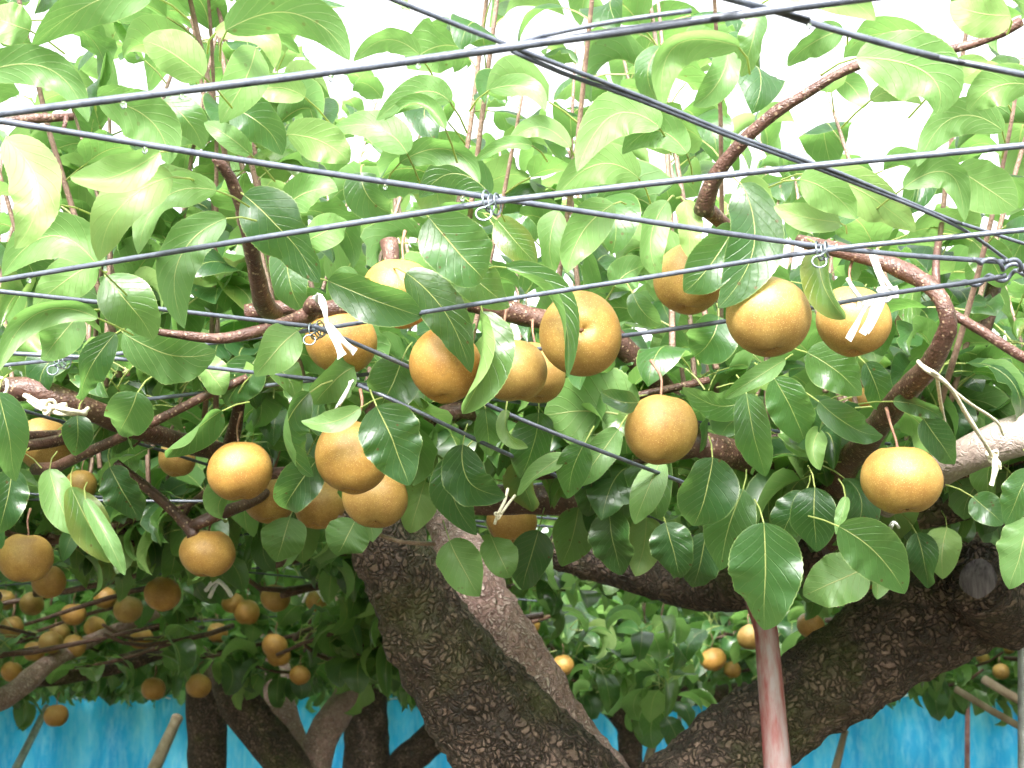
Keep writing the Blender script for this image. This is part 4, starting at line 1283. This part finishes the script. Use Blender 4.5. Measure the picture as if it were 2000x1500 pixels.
# ------------------------------------------------------------------ ties
def ribbon(pts, w, mat, parent, name, th=0.0006, facing=None):
    """thin flat tape with thickness through pts"""
    pts = [Vector(p) for p in pts]
    pts, ws = catmull(pts, w if isinstance(w, list) else [w] * len(pts), 0.006)
    V, Fc = [], []
    n = len(pts)
    for i in range(n):
        T = (pts[min(i + 1, n - 1)] - pts[max(i - 1, 0)]).normalized()
        vw = (Vector((0, 0, CAM_Z)) - pts[i]).normalized()
        s = T.cross(vw).normalized() * ws[i] / 2
        nn = s.cross(T).normalized()
        s = s * (0.75 + 0.2 * math.sin(i * 1.1)) + nn * ws[i] * 0.3 * math.sin(i * 0.9)
        for a, b_ in ((-1, -1), (1, -1), (1, 1), (-1, 1)):
            V.append(pts[i] + s * a + nn * th * b_)
    for i in range(n - 1):
        for j in range(4):
            k = (j + 1) % 4
            Fc.append((i * 4 + j, i * 4 + k, (i + 1) * 4 + k, (i + 1) * 4 + j))
    Fc += [(0, 1, 2, 3), ((n - 1) * 4 + 3, (n - 1) * 4 + 2, (n - 1) * 4 + 1, (n - 1) * 4)]
    return link(name, mesh_arrays(name, V, Fc), mat, parent)

def cord(pix, r, mat, parent, name='cord'):
    pts = [P(*q) for q in pix]
    return tube(name, pts, [r] * len(pts), mat, parent, 7, lambda p, rr, t: rr * 0.25 * noise.noise(p * 300), 0.006)

def knot(c, s, mat, parent):
    pts = []
    for i in range(60):
        a = i / 59 * 2 * math.pi
        pts.append(c + Vector(((math.sin(a) + 2 * math.sin(2 * a)) * s * 0.33, math.sin(3 * a) * s * 0.3, (math.cos(a) - 2 * math.cos(2 * a)) * s * 0.33)))
    return tube('knot', pts, [s * 0.22] * 60, mat, parent, 7)

t1 = thing('tape_tie', P(1720, 575, 1.36), 'white tape tied in a bow on the wire at right', 'tie', 'ties holding branches to wires')
cord([(1700, 495, 1.40), (1712, 530, 1.38), (1728, 565, 1.365)], 0.0022, M_WHITE, t1)
cord([(1706, 490, 1.41), (1722, 535, 1.39), (1745, 568, 1.37)], 0.0020, M_WHITE, t1)
cord([(1655, 545, 1.40), (1675, 575, 1.385), (1692, 590, 1.375), (1712, 585, 1.365)], 0.0020, M_WHITE, t1)
cord([(1660, 560, 1.40), (1680, 585, 1.385), (1690, 595, 1.375)], 0.0016, M_WHITE, t1)
knot(P(1730, 573, 1.358), 0.0085, M_WHITE, t1)
cord([(1728, 570, 1.36), (1750, 562, 1.362), (1752, 580, 1.362), (1735, 578, 1.36)], 0.0022, M_WHITE, t1)
ribbon([P(1722, 578, 1.355), P(1706, 605, 1.35), P(1696, 630, 1.35), P(1684, 652, 1.35)], [0.005, 0.010, 0.010, 0.008], M_WHITE, t1, 'tape_end')
ribbon([P(1718, 580, 1.36), P(1690, 602, 1.357), P(1672, 635, 1.357), P(1657, 664, 1.357)], [0.005, 0.006, 0.007, 0.008], M_WHITE, t1, 'tape_end')
ribbon([P(1727, 578, 1.357), P(1718, 605, 1.352), P(1706, 630, 1.352), P(1692, 650, 1.352)], [0.004, 0.007, 0.007, 0.006], M_WHITE, t1, 'tape_end')

t2 = thing('tape_tie', P(640, 620, 1.48), 'white tape hanging from the branch knob at left of centre pears', 'tie', 'ties holding branches to wires')
ribbon([P(612, 592, 1.50), P(622, 578, 1.47), P(632, 598, 1.455), P(638, 630, 1.45)], [0.008, 0.009, 0.009, 0.007], M_WHITE, t2, 'tape_loop')
ribbon([P(638, 632, 1.45), P(652, 655, 1.445), P(668, 697, 1.44)], [0.006, 0.010, 0.014], M_WHITE, t2, 'tape_end')
ribbon([P(640, 632, 1.455), P(664, 660, 1.45), P(694, 688, 1.45)], [0.006, 0.009, 0.011], M_WHITE, t2, 'tape_end')
t2b = limb('knob', [(602, 604, 1.51, 26), (612, 594, 1.50, 38), (624, 598, 1.50, 34), (632, 610, 1.50, 22)], T_MAIN, M_BRANCH, 14, 0.001, 60)

t3 = thing('string_tie', P(110, 795, 1.70), 'cream string knotted round the wire and branch at left', 'tie', 'ties holding branches to wires')
cord([(48, 772, 1.66), (75, 786, 1.65), (100, 796, 1.64), (130, 790, 1.65)], 0.0032, M_STRING, t3)
cord([(55, 780, 1.66), (80, 798, 1.65), (120, 808, 1.64), (160, 806, 1.66), (172, 798, 1.68)], 0.0030, M_STRING, t3)
cord([(90, 792, 1.65), (130, 800, 1.635), (168, 808, 1.66)], 0.0030, M_STRING, t3)
knot(P(92, 793, 1.635), 0.010, M_STRING, t3)
t3b = thing('string_tie', P(5, 755, 1.66), 'string loop round the branch at the left edge', 'tie', 'ties holding branches to wires')
cord([(0, 738, 1.66), (14, 744, 1.655), (12, 765, 1.655), (-4, 778, 1.66)], 0.0022, M_STRING, t3b)

t4 = thing('string_tie', P(1880, 800, 1.5), 'twisted straw string from the bent branch to the pale limb', 'tie', 'ties holding branches to wires')
cord([(1793, 706, 1.47), (1808, 722, 1.46), (1830, 736, 1.47), (1858, 760, 1.50), (1890, 815, 1.56), (1925, 868, 1.62), (1938, 892, 1.66)], 0.0022, M_STRING, t4)
cord([(1796, 712, 1.47), (1822, 726, 1.46), (1852, 752, 1.50), (1884, 800, 1.55), (1922, 864, 1.615), (1936, 890, 1.655)], 0.0020, M_STRING, t4)
cord([(1850, 752, 1.51), (1890, 785, 1.57), (1945, 822, 1.66), (1960, 850, 1.69)], 0.0018, M_STRING, t4)
cord([(1830, 735, 1.5), (1838, 790, 1.58), (1846, 830, 1.66), (1856, 875, 1.74)], 0.0022, M_STRING, t4)
knot(P(1938, 890, 1.655), 0.008, M_STRING, t4)
ribbon([P(1940, 892, 1.65), P(1944, 915, 1.65), P(1936, 948, 1.655)], [0.005, 0.008, 0.009], M_STRING, t4, 'string_end')
ribbon([P(1940, 890, 1.65), P(1952, 905, 1.65), P(1954, 916, 1.655)], [0.004, 0.005, 0.004], M_STRING, t4, 'string_end')

t5 = thing('string_tie', P(985, 985, 1.75), 'frayed twine hanging below leaves at centre', 'tie', 'ties holding branches to wires')
cord([(992, 955, 1.74), (985, 980, 1.72), (972, 1005, 1.72), (966, 1024, 1.72)], 0.0020, M_STRING, t5)
cord([(1006, 968, 1.74), (992, 985, 1.72), (976, 1008, 1.72)], 0.0018, M_STRING, t5)
knot(P(973, 1006, 1.715), 0.005, M_STRING, t5)
for (x, y, d, lab) in ((430, 1140, 3.0, 'white tie on the far branch below the forked twig pear'), (612, 1150, 4.2, 'pale tie above the far pear nearest the trunk'),
                       (1748, 1022, 1.9, 'tiny pale string end below the lone lower right pear')):
    o = thing('string_tie', P(x, y, d), lab, 'tie', 'ties holding branches to wires')
    s = 1.0 if d > 2.5 else 0.35
    cord([(x - 28 * s, y + 14 * s, d), (x - 10 * s, y - 6 * s, d - .02), (x + 8 * s, y + 4 * s, d - .02), (x + 22 * s, y + 24 * s, d)], 0.004 * s + 0.0006, M_WHITE, o)
    cord([(x - 4 * s, y - 6 * s, d), (x - 14 * s, y + 12 * s, d - .02), (x - 20 * s, y + 26 * s, d)], 0.004 * s + 0.0006, M_WHITE, o)
tw = thing('string_tie', P(690, 730, 1.62), 'white twisted string between leaves left of the centre pears', 'tie', 'ties holding branches to wires')
cord([(685, 745, 1.60), (678, 765, 1.60), (662, 792, 1.60)], 0.0020, M_WHITE, tw)
cord([(690, 742, 1.605), (672, 770, 1.605), (655, 800, 1.61)], 0.0014, M_WHITE, tw)

# ------------------------------------------------------------------ props and posts
def post(spec, mat, label, name='support_post', sides=14, cap=True):
    pts = [P(a, b_, d) for a, b_, d, w in spec]
    rad = [pxm(w, d) / 2 for a, b_, d, w in spec]
    if pts[-1].z > 0.05:                        # carry on to the ground
        dv = pts[-1] - pts[-2]
        k = pts[-1].z / -dv.z
        pts.append(pts[-1] + dv * k); rad.append(rad[-1])
    p2, r2 = [], []
    for i in range(len(pts) - 1):
        for j in range(8):
            p2.append(pts[i].lerp(pts[i + 1], j / 8)); r2.append(rad[i] + (rad[i + 1] - rad[i]) * j / 8)
    p2.append(pts[-1]); r2.append(rad[-1])
    o = thing(name, (pts[-1].x, pts[-1].y, 0), label, 'post', 'posts and props under the trellis')
    V, Fc = tube_arrays(p2, r2, sides, lambda p, r, t: r * 0.03 * noise.noise(p * 12))
    link('shaft', mesh_arrays('shaft', V, Fc), mat, o)
    if cap:
        d0 = (pts[0] - pts[1]).normalized()
        V, Fc = tube_arrays([pts[0] - d0 * 0.01, pts[0] + d0 * 0.012], [rad[0] * 1.12] * 2, sides)
        link('end_cap', mesh_arrays('end_cap', V, Fc), mat, o)
    return o
post([(1470, 1150, 2.28, 44), (1496, 1230, 2.28, 46), (1519, 1500, 2.28, 52)], M_POLE, 'red and white weathered pole under the biggest hanging leaf', 'painted_pole', 24)
post([(90, 1385, 6.5, 13), (32, 1500, 6.2, 16)], M_GREY, 'thin slanting grey pipe at the lower left corner')
post([(345, 1405, 6.8, 20), (302, 1500, 6.6, 25)], M_WOODP, 'pale wooden prop left of the brown far trunk', 'wooden_prop')
post([(1290, 1400, 8.2, 15), (1262, 1500, 8.0, 18)], M_WOODP, 'pale prop leaning beside the thin far trunk', 'wooden_prop')
post([(1327, 1372, 8.6, 8), (1327, 1500, 8.6, 8)], M_GREY, 'thin dark upright pipe before the right blue net')
post([(1890, 1350, 7.0, 9), (1889, 1500, 7.0, 10)], M_PINKP, 'thin pink upright pipe before the right blue net')
post([(1650, 1430, 8.0, 12), (1632, 1500, 8.0, 16)], M_WOODP, 'short pale prop under the right mossy limb', 'wooden_prop')
post([(1996, 1200, 3.6, 16), (1997, 1500, 3.6, 17)], M_GREY, 'blue grey pipe standing at the right edge')
o = thing('bamboo_pole', P(1930, 1385, 4.5), 'pale pole slanting behind the right mossy limb, lower one', 'pole', 'slanting poles at right')
tube('shaft', [P(1866, 1345, 4.5), P(1940, 1390, 4.5), P(2100, 1480, 4.5)], [0.011] * 3, M_WOODP, o, 10)
o = thing('bamboo_pole', P(1950, 1345, 4.8), 'pale pole slanting behind the right mossy limb, upper one', 'pole', 'slanting poles at right')
tube('shaft', [P(1920, 1326, 4.8), P(1960, 1350, 4.8), P(2100, 1430, 4.8)], [0.015] * 3, M_WOODP, o, 10)
